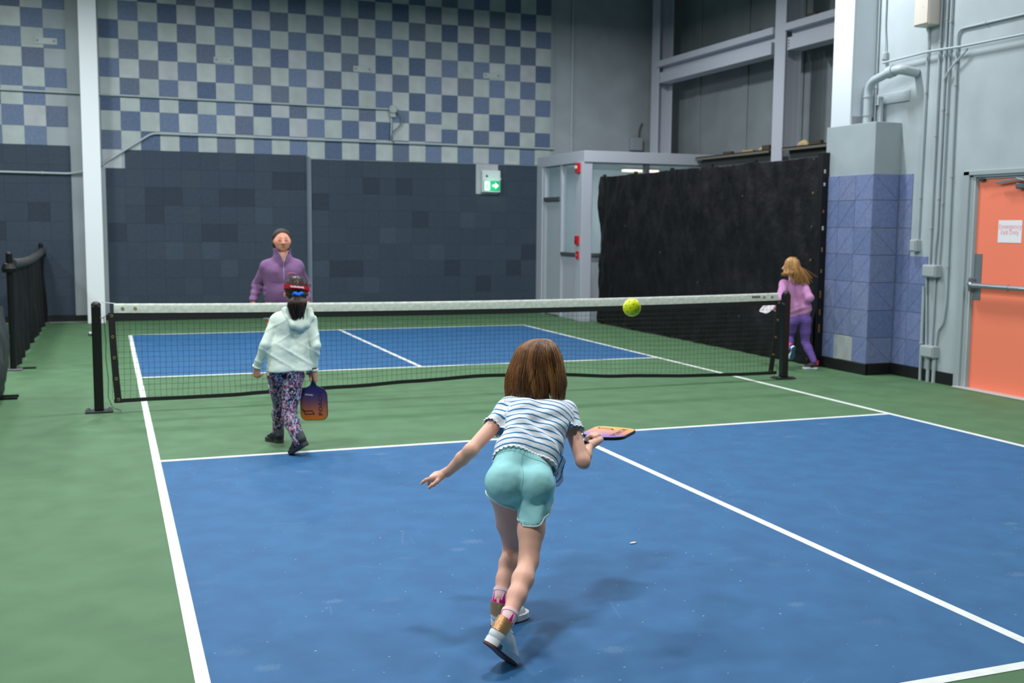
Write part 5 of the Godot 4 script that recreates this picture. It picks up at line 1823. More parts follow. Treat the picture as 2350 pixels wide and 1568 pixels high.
# ------------------------------------------------------------------ the girl lunging for the ball
func make_lunging_girl() -> void:
	var J := GIRL
	var O := Vector3(-1.88, 0, 5.84)
	var t := thing("person", "girl in striped crop top and aqua shorts lunging with a paddle", "person", O)
	var skin := skin_mat("skin_fair", rgb8(238, 182, 158))
	var spine: Vector3 = (J.neck - J.waist).normalized()
	var hR := Vector3(-2.074, 0.117, 6.110)
	var dR := (Vector3(-1.958, 0.0, 6.041) - hR).normalized()
	var uR: Vector3 = J.ankR - (hR + dR * 0.035)
	var tfR := Transform3D(facing(dR, uR), hR)
	var hL := Vector3(-1.900, 0.0, 5.700)
	var dL := Vector3(0.158, 0, -0.088).normalized()
	var tfL := Transform3D(facing(dL, Vector3.UP), hL)
	var ankR: Vector3 = tfR * Vector3(0, 0.118, 0.032)
	var ankL: Vector3 = tfL * Vector3(0, 0.118, 0.032)
	var b := Body.new()
	# trunk
	for s in ["L", "R"]:
		b.cap(J["waist" + s].lerp(J.waist, 0.35), J["chest" + s].lerp(J.chest, 0.4), 0.062, 0.070, 0.04)
		b.cap(J["waist" + s].lerp(J.waist, 0.35), J["hip" + s], 0.062, 0.066, 0.04)
		b.cap(J["chest" + s].lerp(J.chest, 0.2), J["sh" + s], 0.058, 0.034, 0.04)
	b.cap(J.neck, J.neckT, 0.036, 0.034, 0.03)
	b.cap(J.head + Vector3(0, 0.012, 0.01), J.head + Vector3(0.0, -0.02, -0.02), 0.080, 0.066, 0.03)
	b.cap(J.head + Vector3(0.01, -0.055, -0.045), J.head + Vector3(0.01, -0.045, -0.05), 0.036, 0.034, 0.03)
	# legs
	b.chain([J.hipR, J.hipR.lerp(J.kneeR, 0.55), J.kneeR], [0.062, 0.050, 0.037], 0.02)
	b.chain([J.kneeR, J.kneeR.lerp(ankR, 0.32) + Vector3(0, 0, 0.006), J.kneeR.lerp(ankR, 0.62) + Vector3(0, 0, 0.004), ankR], [0.0355, 0.0385, 0.0335, 0.0255], 0.02)
	b.chain([J.hipL, J.hipL.lerp(J.kneeL, 0.55), J.kneeL], [0.062, 0.050, 0.037], 0.02)
	b.chain([J.kneeL, J.kneeL.lerp(ankL, 0.32) + Vector3(0, 0, 0.006), J.kneeL.lerp(ankL, 0.62) + Vector3(0, 0, 0.004), ankL], [0.0355, 0.0385, 0.0335, 0.0255], 0.02)
	# arms
	b.chain([J.shL, J.elL], [0.034, 0.0272], 0.02)
	b.chain([J.elL, J.elL.lerp(J.wrL, 0.35), J.wrL], [0.0268, 0.0268, 0.0185], 0.015)
	b.chain([J.shR, J.elR], [0.034, 0.0285], 0.02)
	b.chain([J.elR, J.elR.lerp(J.wrR, 0.35), J.wrR], [0.0268, 0.0268, 0.0185], 0.015)
	# elbow points
	b.cap(J.elR + Vector3(0.004, -0.012, 0.012), J.elR, 0.016, 0.016, 0.02)
	var mb := MB.new()
	b.into(mb, 0.0068, O)
	# free left hand: index pointing away, other fingers drooping
	var hl := Body.new()
	var dl := Vector3(-0.62, -0.22, -0.50).normalized()
	hl.cap(J.wrL.lerp(J.elL, 0.15), J.wrL + dl * 0.02, 0.0195, 0.018, 0.012)
	hand(hl, J.wrL + dl * 0.006, dl, Vector3(0.05, 0.95, 0.30), 0.118, -1.0, [[0.05, 0.25, 0.2], [0.75, 0.45, 0.3], [0.95, 0.5, 0.3], [1.0, 0.55, 0.4]], 0.10, 0.55)
	hl.into(mb, 0.0032, O)
	# right hand closed round the grip
	var ax := Vector3(0.71, 0.0, -0.704).normalized()
	var up := Vector3.UP
	var vv := ax.cross(up).normalized()
	var hr := Body.new()
	var G: Vector3 = J.gripR
	hr.cap(J.wrR.lerp(J.elR, 0.15), J.wrR, 0.0195, 0.018, 0.012)
	for j in 4:
		var c0: Vector3 = G + ax * (0.026 - 0.0165 * j)
		hr.cap(J.wrR + up * 0.002, c0 + vv * 0.026 + up * 0.004, 0.0145, 0.0105, 0.012)
		var p := c0 + vv * 0.026 + up * 0.004
		for s in 5:
			var a := lerpf(0.35, 3.7, (s + 1) / 5.0)
			var q := c0 + (vv * cos(a) + up * sin(a)) * 0.0265
			hr.cap(p, q, 0.0088 - 0.0004 * s, 0.0085 - 0.0004 * s, 0.004)
			p = q
	var th0: Vector3 = J.wrR + ax * 0.012 - vv * 0.004 + up * 0.004
	hr.cap(th0, G + ax * 0.016 - vv * 0.022 + up * 0.006, 0.0125, 0.0095, 0.010)
	hr.cap(G + ax * 0.016 - vv * 0.022 + up * 0.006, G + ax * 0.045 - vv * 0.010 + up * 0.018, 0.0092, 0.0070, 0.005)
	hr.into(mb, 0.0032, O)
	part("body", mb, skin, t)
	# the face looks away towards the net
	for s in [-1.0, 1.0]:
		var eye := MB.new()
		eye.ball(J.head - O + Vector3(0.03 * s + 0.008, -0.008, -0.082), Vector3(0.012, 0.009, 0.006), 10)
		part("eye", eye, plain("eye_dark", rgb8(44, 30, 26), 0.25), t)
	var lat0: Vector3 = (J.waistR - J.waistL).normalized()
	# striped top
	var sh := Body.new()
	for s in ["L", "R"]:
		sh.cap(J["waist" + s].lerp(J.waist, 0.30), J["chest" + s].lerp(J.chest, 0.35), 0.073, 0.078, 0.04)
		sh.cap(J["waist" + s].lerp(J.waist, 0.30), J["hip" + s].lerp(J["waist" + s], 0.35), 0.073, 0.072, 0.04)
		sh.cap(J["chest" + s].lerp(J.chest, 0.2), J["sh" + s], 0.066, 0.042, 0.04)
		sh.cap(J["sh" + s], J["sh" + s].lerp(J["el" + s], 0.52), 0.042, 0.046, 0.03)
	sh.cap(J.neck, J.neck.lerp(J.neckT, 0.3), 0.046, 0.042, 0.03)
	sh.cap(J.waistR + lat0 * 0.0, J.chestR + lat0 * 0.008, 0.066, 0.068, 0.04)
	# belly hangs forward under the leaning trunk
	sh.cap(J.waist + Vector3(0.03, -0.06, -0.05), J.chest + Vector3(0.02, -0.06, -0.06), 0.055, 0.055, 0.05)
	var upx: Vector3 = J.waistR - J.waistL
	var lat: Vector3 = (upx - spine * upx.dot(spine)).normalized()
	var hem_n: Vector3 = (-spine + lat * 0.10).normalized()
	sh.clip(J.hemM + Vector3(0.03, 0, 0) - spine * 0.034, hem_n)
	var slL: Vector3 = J.shL.lerp(J.elL, 0.43)
	var slR: Vector3 = J.shR.lerp(J.elR, 0.40)
	var fold := FastNoiseLite.new()
	fold.seed = 3; fold.frequency = 9.0; fold.fractal_octaves = 2
	var nL: Vector3 = (J.elL - J.shL).normalized()
	var nR: Vector3 = (J.elR - J.shR).normalized()
	var back: Vector3 = lat.cross(spine).normalized()
	if back.z < 0.0: back = -back
	sh.warp = func(p: Vector3, d: float) -> float:
		var s: float = (p - J.waist).dot(spine)
		var l: float = (p - J.waist).dot(lat)
		# sleeve ends
		var cut := -1.0
		var dl_ := (p - slL).dot(nL)
		if (p - slL).length() < 0.09 and l < -0.08: cut = dl_
		var dr_ := (p - slR).dot(nR)
		if (p - slR).length() < 0.09 and l > 0.08: cut = dr_
		# slanting drag folds across the back, strongest at the waist
		var f := 0.0055 * sin(l * 42.0 + s * 95.0) * smoothstep(0.17, 0.04, s) * smoothstep(-0.02, 0.03, s)
		f += 0.0035 * sin(l * -60.0 + s * 70.0 + 1.0) * smoothstep(0.02, 0.12, s) * smoothstep(0.24, 0.14, s)
		f += 0.004 * fold.get_noise_3dv(p)
		return maxf(d + f, cut)
	var stripe_uv := func(p: Vector3) -> Vector2:
		var s: float = (p - J.waist).dot(spine)
		var l: float = (p - J.waist).dot(lat)
		var al: float = (p - J.shL).dot(nL)
		var ar: float = (p - J.shR).dot(nR)
		if al > 0.012 and (p - J.shL - nL * al).length() < 0.056 and l < -0.07: return Vector2(l * 20.0, al / 0.03 + 0.3)
		if ar > 0.012 and (p - J.shR - nR * ar).length() < 0.056 and l > 0.07: return Vector2(l * 20.0, ar / 0.03 + 0.3)
		var d: float = (p - J.waist).dot(back)
		return Vector2(l * 20.0, (s + l * l * 0.9 + d * 0.25 - l * 0.16) / 0.0268)
	var sm := MB.new()
	sh.into(sm, 0.0062, O, stripe_uv)
	var img := Image.create(64, 64, false, Image.FORMAT_RGB8)
	for y in 64:
		for x in 64:
			var wob := 1.2 * sin(x * 0.2)
			var in_stripe := absf(y + wob - 20.0) < 7.5
			var edge := absf(absf(y + wob - 20.0) - 7.0) < 1.5
			var base := Color(0.93, 0.94, 0.96)
			if x % 8 < 2: base = Color(0.87, 0.885, 0.91)
			var st := rgb8(52, 124, 170)
			img.set_pixel(x, y, st if in_stripe else (base.lerp(st, 0.4) if edge else base))
	var cotton := cloth_mat("striped_cotton", Color.WHITE)
	cotton.albedo_texture = ImageTexture.create_from_image(img)
	var shirt := part("striped_top", sm, cotton, t)
	# lettuce-edged hem: follows the shirt's own outline on the hem plane
	var frill_m := cloth_mat("frill_white", rgb8(228, 232, 236))
	var hem_at: Vector3 = J.hemM + Vector3(0.03, 0, 0) - spine * 0.034
	var near_all := PackedInt32Array(range(sh.A.size()))
	var outline := func(c: Vector3, nn: Vector3, shift: float, r_in: float, r_out: float, a: float) -> Vector3:
		var u := nn.cross(Vector3.UP).normalized()
		var w := nn.cross(u).normalized()
		var dir := u * cos(a) + w * sin(a)
		var lo := r_in
		var hi := r_out
		for k in 11:
			var mid := (lo + hi) * 0.5
			var p := c - nn * 0.004 + dir * mid
			if sh.value(p, near_all) < 0.0: lo = mid
			else: hi = mid
		return c + nn * shift + dir * lo
	var axis_hit: Vector3 = J.waist + spine * ((hem_at - J.waist).dot(hem_n) / spine.dot(hem_n))
	var frill := func(c: Vector3, nn: Vector3, n: int, waves: float, deep: float, r_out: float) -> MB:
		var rows := []
		for i in 3:
			var row := PackedVector3Array()
			for k in n + 1:
				var a := TAU * k / n
				var p: Vector3 = outline.call(c, nn, 0.0, 0.0, r_out, a)
				var out := (p - c).normalized()
				var amt := i / 2.0
				row.append(p + nn * (deep * amt - 0.002) + out * (0.001 + amt * (0.0025 + 0.0035 * sin(a * waves))) + nn * amt * 0.003 * cos(a * waves) - O)
			rows.append(row)
		var f := MB.new()
		f.sheet(rows, 0.0015)
		return f
	part("ruffled_hem", frill.call(axis_hit, hem_n, 300, 34.0, 0.012, 0.25), frill_m, shirt)
	part("ruffled_cuff", frill.call(slL - nL * 0.004, nL, 160, 15.0, 0.011, 0.075), frill_m, shirt)
	part("ruffled_cuff", frill.call(slR - nR * 0.004, nR, 160, 15.0, 0.011, 0.075), frill_m, shirt)
	# loose corner of the top that swings down at the right hip
	var rows := []
	var uvs := []
	for i in 9:
		var v := i / 8.0
		var row := PackedVector3Array()
		var ur := PackedVector2Array()
		for k in 9:
			var u := k / 8.0
			var a: Vector3 = J.flap0.lerp(J.flap4, u)
			var bq: Vector3 = J.flap1.lerp(J.flap3, u)
			var p: Vector3 = a.lerp(bq, v) + (J.flap2 - J.flap1.lerp(J.flap3, 0.5)) * v * (1.0 - absf(u - 0.35) * 1.3) * 0.9
			p += Vector3(0.006, 0, 0.01) * sin(u * 8.0 + v * 2.0) * v
			if i == 8: p += Vector3(0, 0.004, 0) * sin(k * 2.6)
			row.append(p - O)
			ur.append(Vector2(u * 2.0, v * 4.2 + u * 1.2))
		rows.append(row); uvs.append(ur)
	var fl := MB.new()
	fl.sheet(rows, 0.002, uvs)
	part("hanging_hem_corner", fl, cotton, shirt)
	# aqua shorts
	var so := Body.new()
	for s in ["L", "R"]:
		so.cap(J["waist" + s].lerp(J.pelvis, 0.30), J["butt" + s], 0.064, 0.072, 0.03)
		so.cap(J["butt" + s] + Vector3(0, 0, 0.004), J["butt" + s].lerp(J["hip" + s], 0.9), 0.0745, 0.070, 0.03)
		so.cap(J["hip" + s], J["hip" + s].lerp(J["knee" + s], 0.50), 0.070, 0.0645, 0.022)
	so.cap(J.waistL.lerp(J.pelvis, 0.45), J.waistR.lerp(J.pelvis, 0.45), 0.062, 0.062, 0.04)
	so.cap(J.pelvis + Vector3(0.02, -0.03, -0.05), J.pelvis + Vector3(0.02, -0.06, -0.05), 0.06, 0.055, 0.05)
	so.clip(J.waist + spine * -0.050, spine + lat * 0.30)
	var thR: Vector3 = (J.kneeR - J.hipR).normalized()
	var thL: Vector3 = (J.kneeL - J.hipL).normalized()
	var hmR: Vector3 = J.hipR + thR * 0.064
	var hmL: Vector3 = J.hipL + thL * 0.042
	thR = Vector3(0.22, -1.0, -0.32).normalized()
	thL = Vector3(-0.40, -1.0, -0.25).normalized()
	var mid_x: Vector3 = J.hipR - J.hipL
	var wrinkle := FastNoiseLite.new()
	wrinkle.seed = 8; wrinkle.frequency = 13.0; wrinkle.fractal_octaves = 2
	so.warp = func(p: Vector3, d: float) -> float:
		var f := 0.003 * wrinkle.get_noise_3dv(p)
		# radiating creases under each buttock and at the outer hems
		var pr: Vector3 = p - J.buttR
		var pl: Vector3 = p - J.buttL
		f += 0.0030 * sin(pr.x * 90.0 + pr.y * 50.0) * smoothstep(-0.03, -0.09, pr.y)
		f += 0.0025 * sin(pl.x * -80.0 + pl.y * 60.0) * smoothstep(-0.03, -0.08, pl.y)
		var toR: bool = (p - (J.hipL + J.hipR) * 0.5).dot(mid_x) > 0.0
		var c := (p - hmR).dot(thR) if toR else (p - hmL).dot(thL)
		return maxf(d + f, c)
	var sb := MB.new()
	so.into(sb, 0.0066, O)
	var aqua := cloth_mat("aqua_jersey", rgb8(160, 218, 219))
	var shorts := part("shorts", sb, aqua, t)
	var near_so := PackedInt32Array(range(so.A.size()))
	var loop := func(c: Vector3, nn: Vector3, r_out: float, push: float, tubr: float, outer: Vector3) -> MB:
		var pts := PackedVector3Array()
		var u := nn.cross(Vector3.UP if absf(nn.y) < 0.9 else Vector3(0, 0, 1)).normalized()
		var w := nn.cross(u).normalized()
		for k in 49:
			var dir := u * cos(TAU * k / 48.0) + w * sin(TAU * k / 48.0)
			var lo := 0.0
			var hi := r_out if dir.dot(outer) > -0.35 else minf(r_out, 0.084)
			for it in 11:
				var mid := (lo + hi) * 0.5
				if so.value(c - nn * 0.003 + dir * mid, near_so) < 0.0: lo = mid
				else: hi = mid
			pts.append(c + dir * (lo + push) - O)
		var m := MB.new()
		m.tube(pts, PackedFloat32Array([tubr]), 6, false)
		return m
	var trim := cloth_mat("trim_white", rgb8(226, 236, 234))
	part("hem_trim", loop.call(hmR, thR, 0.115, 0.0, 0.0038, lat), trim, shorts)
	part("hem_trim", loop.call(hmL, thL, 0.115, 0.0, 0.0038, -lat), trim, shorts)
	part("waist_seam", loop.call(J.waist + spine * -0.085, spine, 0.2, 0.0002, 0.0014, Vector3.ZERO), cloth_mat("aqua_seam", rgb8(122, 186, 190)), shorts)
	# back seam running down between the buttocks
	var seam := PackedVector3Array()
	for k in 12:
		var f := k / 11.0
		var p: Vector3 = (J.waist - spine * 0.088 + lat * -0.030).lerp((J.buttL + J.buttR) * 0.5 + Vector3(-0.036, -0.075, 0.0), f)
		var lo := 0.0
		var hi := 0.16
		for it in 11:
			var mid := (lo + hi) * 0.5
			if so.value(p + back * mid, near_so) < 0.0: lo = mid
			else: hi = mid
		seam.append(p + back * lo - O)
	var sq := MB.new()
	sq.tube(seam, PackedFloat32Array([0.0014]), 5)
	part("back_seam", sq, cloth_mat("aqua_seam", rgb8(122, 186, 190)), shorts)
	# shoes and socks
	var white := plain("shoe_white", rgb8(232, 232, 230), 0.5)
	var gold := plain("shoe_gold", rgb8(222, 168, 118), 0.32, 0.6)
	gold.heightmap_enabled = true; gold.heightmap_texture = bump(0.03, 13); gold.heightmap_scale = 0.05
	gold.uv1_scale = Vector3(2, 1, 1)
	var shoe_c := {"upper": white, "mid": plain("midsole_white", rgb8(236, 236, 236), 0.45), "sole": plain("gum_sole", rgb8(96, 56, 44), 0.6), "tab": gold, "window": plain("window_dark", rgb8(70, 84, 92), 0.3), "lace": white}
	shoe(t, Transform3D(tfR.basis, hR - O), 0.195, shoe_c)
	shoe(t, Transform3D(tfL.basis, hL - O), 0.195, shoe_c)
	var sim := Image.create(128, 64, false, Image.FORMAT_RGB8)
	sim.fill(rgb8(246, 208, 210))
	for x in 128:
		var ph := fmod(x, 32.0) / 32.0
		var top := 34.0 - 18.0 * pow(1.0 - absf(ph - 0.45) / 0.55, 2.0) + 4.0 * sin(x * 0.55)
		for y in range(maxi(int(top), 4), 64):
			if not (ph > 0.82 and y < 44): sim.set_pixel(x, y, rgb8(214, 8, 130))
	var sock_m := cloth_mat("flame_sock", Color.WHITE)
	sock_m.albedo_texture = ImageTexture.create_from_image(sim)
	for s in ["R", "L"]:
		var an: Vector3 = ankR if s == "R" else ankL
		var ca: Vector3 = J["knee" + s]
		var tf: Transform3D = tfR if s == "R" else tfL
		var top := an.lerp(ca, 0.10 if s == "R" else 0.16)
		var pts := soft_path([top - O, tf * Vector3(0, 0.105, 0.031) - O, tf * Vector3(0, 0.055, 0.034) - O], 12)
		var rad := PackedFloat32Array()
		for k in 12: rad.append([0.0315, 0.032, 0.0305, 0.030, 0.0295, 0.0292, 0.029, 0.029, 0.0285, 0.028, 0.028, 0.028][k])
		var sk := MB.new()
		sk.tube(pts, rad, 18, true)
		var so_ := part("sock", sk, sock_m, t)
		var cuff := MB.new()
		cuff.tube(PackedVector3Array([pts[0] + (pts[0] - pts[1]).normalized() * 0.002, pts[0].lerp(pts[2], 0.9)]), PackedFloat32Array([0.0330]), 18)
		part("sock_cuff", cuff, cloth_mat("sock_pink", rgb8(246, 208, 210)), so_)
	make_bob_hair(t, O)
	# paddle
	var bs := Basis(Vector3(0.704, 0.0, 0.71), ax, Vector3(0.704, 0.0, 0.71).cross(ax))
	paddle("pickleball_paddle", "yellow to purple paddle held flat out in the lunging girl's right hand", Transform3D(bs, G), [[0.0, 0.12, 0.38, 0.62, 1.0], [rgb8(74, 70, 190), rgb8(112, 80, 190), rgb8(196, 116, 150), rgb8(240, 150, 100), rgb8(252, 190, 70)]], 1.0)

func make_bob_hair(t: Node3D, O: Vector3) -> void:
	var J := GIRL
	var H: Vector3 = J.head + Vector3(0.0, 0.006, 0.006)
	var hull := Body.new()
	hull.cap(H + Vector3(0, 0.010, 0.006), H + Vector3(0, -0.01, 0.0), 0.084, 0.086, 0.03)
	hull.cap(H + Vector3(-0.03, 0.0, 0.035), H + Vector3(-0.045, -0.10, 0.05), 0.050, 0.036, 0.04)
	hull.cap(H + Vector3(0.03, 0.0, 0.03), H + Vector3(0.05, -0.10, 0.05), 0.050, 0.036, 0.04)
	hull.cap(H + Vector3(0.0, 0.0, 0.04), H + Vector3(0.0, -0.10, 0.068), 0.050, 0.036, 0.04)
	hull.cap(H + Vector3(-0.06, -0.01, -0.005), H + Vector3(-0.078, -0.10, -0.005), 0.034, 0.022, 0.03)
	hull.cap(H + Vector3(0.06, -0.01, -0.005), H + Vector3(0.080, -0.10, -0.005), 0.034, 0.022, 0.03)
	hull.clip(H + Vector3(0, -0.118, 0), Vector3.DOWN)
	var hm := MB.new()
	hm.use_c = true
	var und := rgb8(104, 68, 40).srgb_to_linear()
	hull.into(hm, 0.009, O, null, func(_p: Vector3) -> Color: return und)
	var mat := hair_mat("hair_brown")
	var hair := part("hair", hm, mat, t)
	var r := RandomNumberGenerator.new()
	r.seed = 99
	var top := H + Vector3(0.010, 0.103, 0.018)
	var sm := MB.new()
	sm.use_c = true
	var tone_a := rgb8(62, 37, 21).srgb_to_linear()
	var tone_b := rgb8(176, 122, 74).srgb_to_linear()
	for lk in 150:
		# each lock leaves the crown, lies over the skull and hangs; 0 = towards +z
		var a := r.randf_range(-2.7, 2.7)
		var layer := r.randf()
		var tone := clampf(pow(r.randf(), 1.5) + 0.20 * absf(sin(a)), 0.0, 1.0)
		var lock_y := -0.098 - 0.060 * r.randf() * (0.4 + layer) - (0.024 if absf(a) < 0.35 else 0.0)
		var lock_out := 1.08 + 0.16 * r.randf() + (0.08 if a < -0.4 and a > -1.8 else 0.0)
		var drift := r.randf_range(-0.018, 0.018)
		var wave := r.randf_range(0.0, 0.006)
		var ph := r.randf_range(0, TAU)
		for i in 34:
			var da := r.randfn(0, 0.085)
			var aa := a + da
			var out := Vector3(sin(aa), 0, cos(aa))
			var tangent := Vector3(cos(aa), 0, -sin(aa))
			var rr := 0.098 + 0.006 * layer + r.randfn(0, 0.0016)
			var e := out * rr
			var tip_pull := -da * 0.075
			var start := top + out * r.randf_range(0.0, 0.018) + Vector3(r.randfn(0, 0.004), -0.002 * r.randf(), r.randfn(0, 0.005))
			var ty := lock_y + r.randfn(0, 0.007)
			var pts := [start - O, H + e * 0.45 + Vector3(0.008, 0.096, 0.012) - O, H + e * 0.82 + Vector3(0, 0.064, 0.004) - O, H + e * 1.02 + Vector3(0, 0.016, 0) + tangent * wave * sin(ph) - O, H + e * (1.0 + (lock_out - 1.0) * 0.7) + Vector3(0, -0.038, 0) + tangent * (drift * 0.4 + wave * sin(ph + 2.0)) - O, H + e * lock_out + Vector3(0, -0.084, 0) + tangent * (drift + tip_pull * 0.4 + wave * sin(ph + 4.0)) - O, H + e * (lock_out - 0.04) + Vector3(0, ty, 0) + tangent * (drift * 1.5 + tip_pull) - O]
			var p := soft_path(pts, 11)
			var w := 0.00125 * r.randf_range(0.7, 1.3)
			var rad := PackedFloat32Array()
			for k in 11: rad.append(w * (1.0 - 0.8 * pow(k / 10.0, 4.0)))
			sm.col = tone_a.lerp(tone_b, clampf(tone + r.randfn(0, 0.13), 0.0, 1.0))
			sm.tube(p, rad, 3, false)
	var st := part("strands", sm, mat, hair)
	st.set_meta("kind", "stuff")
	# thin band of beads over the right side of the head
	var bp := soft_path([J.bandA - O, J.bandB - O, J.bandC - O, J.bandD - O], 34)
	var c := H - O
	var bead := MB.new()
	for p in bp:
		var q := p - c
		if q.y > 0.0: q = q.normalized() * 0.109
		else:
			var flat := Vector3(q.x, 0, q.z).normalized() * (0.109 - q.y * 0.10)
			q = Vector3(flat.x, q.y, flat.z)
		bead.ball(c + q, Vector3.ONE * 0.0019, 6)
	var bn := part("beaded_band", bead, plain("bead_gold", rgb8(216, 180, 120), 0.3, 0.7), t)
	bn.set_meta("kind", "stuff")

# ------------------------------------------------------------------ the girl in the mint hoodie
func make_walking_girl() -> void:
	var J := KID
	var O := Vector3(-2.12, 0, 1.95)
	var t := thing("person", "girl in mint hoodie and speckled leggings walking towards the net", "person", O)
	var skin := skin_mat("skin_tan", rgb8(206, 150, 122))
	var b := Body.new()
	b.cap(J.neck - Vector3(0, 0.02, 0), J.neck + Vector3(0, 0.06, 0), 0.036, 0.034, 0.02)
	b.cap(J.head + Vector3(0, 0.02, 0.01), J.head + Vector3(0, -0.02, -0.01), 0.078, 0.070, 0.02)
	for s in [-1.0, 1.0]:   # ears
		b.cap(J.head + Vector3(0.080 * s, -0.018, 0.0), J.head + Vector3(0.084 * s, -0.040, 0.004), 0.012, 0.008, 0.006)
	for s in ["L", "R"]:
		b.chain([J["sh" + s], J["el" + s], J["wr" + s]], [0.034, 0.028, 0.021], 0.02)
		b.chain([J["hip" + s], J["knee" + s], J["ank" + s]], [0.060, 0.042, 0.028], 0.02)
		b.cap(J["waist" + s], J["chest" + s], 0.055, 0.055, 0.04)
		b.cap(J["waist" + s], J["hip" + s], 0.055, 0.055, 0.04)
	b.cap(J.chestL, J.neck, 0.05, 0.04, 0.04)
	b.cap(J.chestR, J.neck, 0.05, 0.04, 0.04)
	var mb := MB.new()
	b.into(mb, 0.010, O)
	var hl := Body.new()
	hand(hl, J.wrL + Vector3(0, -0.008, 0), Vector3(0.02, -1, -0.15), Vector3(-0.6, 0.0, 0.8), 0.115, 1.0, [[0.7, 0.9, 0.6], [0.8, 1.0, 0.6], [0.9, 1.0, 0.6], [0.9, 1.0, 0.6]], 0.04, 0.4)
	hl.into(mb, 0.0042, O)
	var hr := Body.new()
	hr.cap(J.wrR, J.wrR + Vector3(0, -0.02, 0), 0.022, 0.020, 0.01)
	var G: Vector3 = J.gripR
	for j in 4:
		var c0 := G + Vector3(0, 0.045 - 0.0165 * j, 0)
		hr.cap(J.wrR + Vector3(0, -0.015, 0.004), c0 + Vector3(0.012, 0, 0.022), 0.014, 0.0105, 0.010)
		var p := c0 + Vector3(0.012, 0, 0.022)
		for s in 4:
			var a := lerpf(1.1, -2.2, (s + 1) / 4.0)
			var q := c0 + Vector3(cos(a), 0, sin(a)) * 0.025
			hr.cap(p, q, 0.0088, 0.0082, 0.004)
			p = q
	hr.cap(J.wrR + Vector3(-0.006, -0.02, 0), G + Vector3(-0.020, 0.03, 0.008), 0.013, 0.010, 0.008)
	hr.cap(G + Vector3(-0.020, 0.03, 0.008), G + Vector3(-0.016, -0.002, 0.018), 0.0098, 0.0075, 0.005)
	hr.into(mb, 0.0042, O)
	part("body", mb, skin, t)
	# hoodie
	var ho := Body.new()
	for s in ["L", "R"]:
		ho.cap(J["waist" + s], J["chest" + s], 0.082, 0.072, 0.05)
		ho.cap(J["waist" + s] + Vector3(0, -0.14, 0.034), J["waist" + s], 0.094, 0.083, 0.05)
		ho.cap(J["chest" + s], J["sh" + s], 0.068, 0.046, 0.05)
		ho.chain([J["sh" + s], J["el" + s], J["wr" + s]], [0.045, 0.034, 0.027], 0.014)
	ho.cap(J.chestL + Vector3(0, 0.04, 0), J.neck + Vector3(-0.02, -0.01, 0.01), 0.06, 0.045, 0.05)
	ho.cap(J.chestR + Vector3(0, 0.04, 0), J.neck + Vector3(0.02, -0.01, 0.01), 0.06, 0.045, 0.05)
	var wr := FastNoiseLite.new()
	wr.seed = 21; wr.frequency = 7.0; wr.fractal_octaves = 3
	ho.warp = func(p: Vector3, d: float) -> float:
		var s: float = p.y - J.waist.y
		var l: float = p.x - J.waist.x
		var f := 0.004 * wr.get_noise_3dv(p * Vector3(1.0, 1.6, 1.0))
		f -= 0.007 * pow(1.0 - absf(sin(s * 30.0 + l * 19.0)), 3.0) * smoothstep(0.10, 0.0, s) * smoothstep(-0.14, -0.06, s)
		f -= 0.005 * pow(1.0 - absf(sin(s * 26.0 - l * 15.0)), 4.0) * smoothstep(0.02, 0.10, s)
		var cut: float = (J.wrL.y - 0.012) - p.y
		var on_arm := false
		for sd in ["L", "R"]:
			var ab: Vector3 = J["wr" + sd] - J["el" + sd]
			var q: Vector3 = p - J["el" + sd]
			if (q - ab * clampf(q.dot(ab) / ab.length_squared(), 0.0, 1.2)).length() < 0.047: on_arm = true
		if not on_arm: cut = (J.waist.y - 0.140 + l * 0.02) - p.y
		return maxf(d + f, cut)
	var hm := MB.new()
	ho.into(hm, 0.0085, O)
	var mint := cloth_mat("mint_fleece", rgb8(212, 226, 212))
	var hoodie := part("hoodie", hm, mint, t)
	# hood lying on the back: a soft pouch open at the top
	var hd := Body.new()
	var nk: Vector3 = J.neck
	var arc := [Vector3(-0.075, 0.0, 0.035), Vector3(-0.072, -0.05, 0.072), Vector3(-0.035, -0.098, 0.098), Vector3(0.012, -0.112, 0.106), Vector3(0.060, -0.098, 0.098), Vector3(0.095, -0.05, 0.072), Vector3(0.095, 0.0, 0.035)]
	for i in 6: hd.cap(nk + arc[i], nk + arc[i + 1], 0.030 if i in [0, 5] else 0.024, 0.024 if i in [0, 5] else 0.024, 0.014)
	hd.cap(nk + Vector3(0.012, -0.06, 0.070), nk + Vector3(0.012, -0.09, 0.085), 0.035, 0.03, 0.02)
	var hdm := MB.new()
	hd.into(hdm, 0.008, O)
	var hood := part("hood", hdm, mint, hoodie)
	var ln := MB.new()  # grey patch for the hood's inside, its shading put into the colour
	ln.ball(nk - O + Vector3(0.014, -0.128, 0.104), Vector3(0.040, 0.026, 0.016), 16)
	part("hood_shade_patch", ln, cloth_mat("hood_shade_grey", rgb8(158, 170, 182)), hood)
	for s in ["L", "R"]:
		part("cuff", ring_at(J["wr" + s] - O + Vector3(0, 0.002, 0), J["el" + s] - J["wr" + s], 0.027, 0.008, 20), mint, hoodie)
	# pale underlayer with an orange edge poking out at both hips
	var under := cloth_mat("under_white", rgb8(232, 226, 220))
	var oran := cloth_mat("under_orange", rgb8(214, 110, 56))
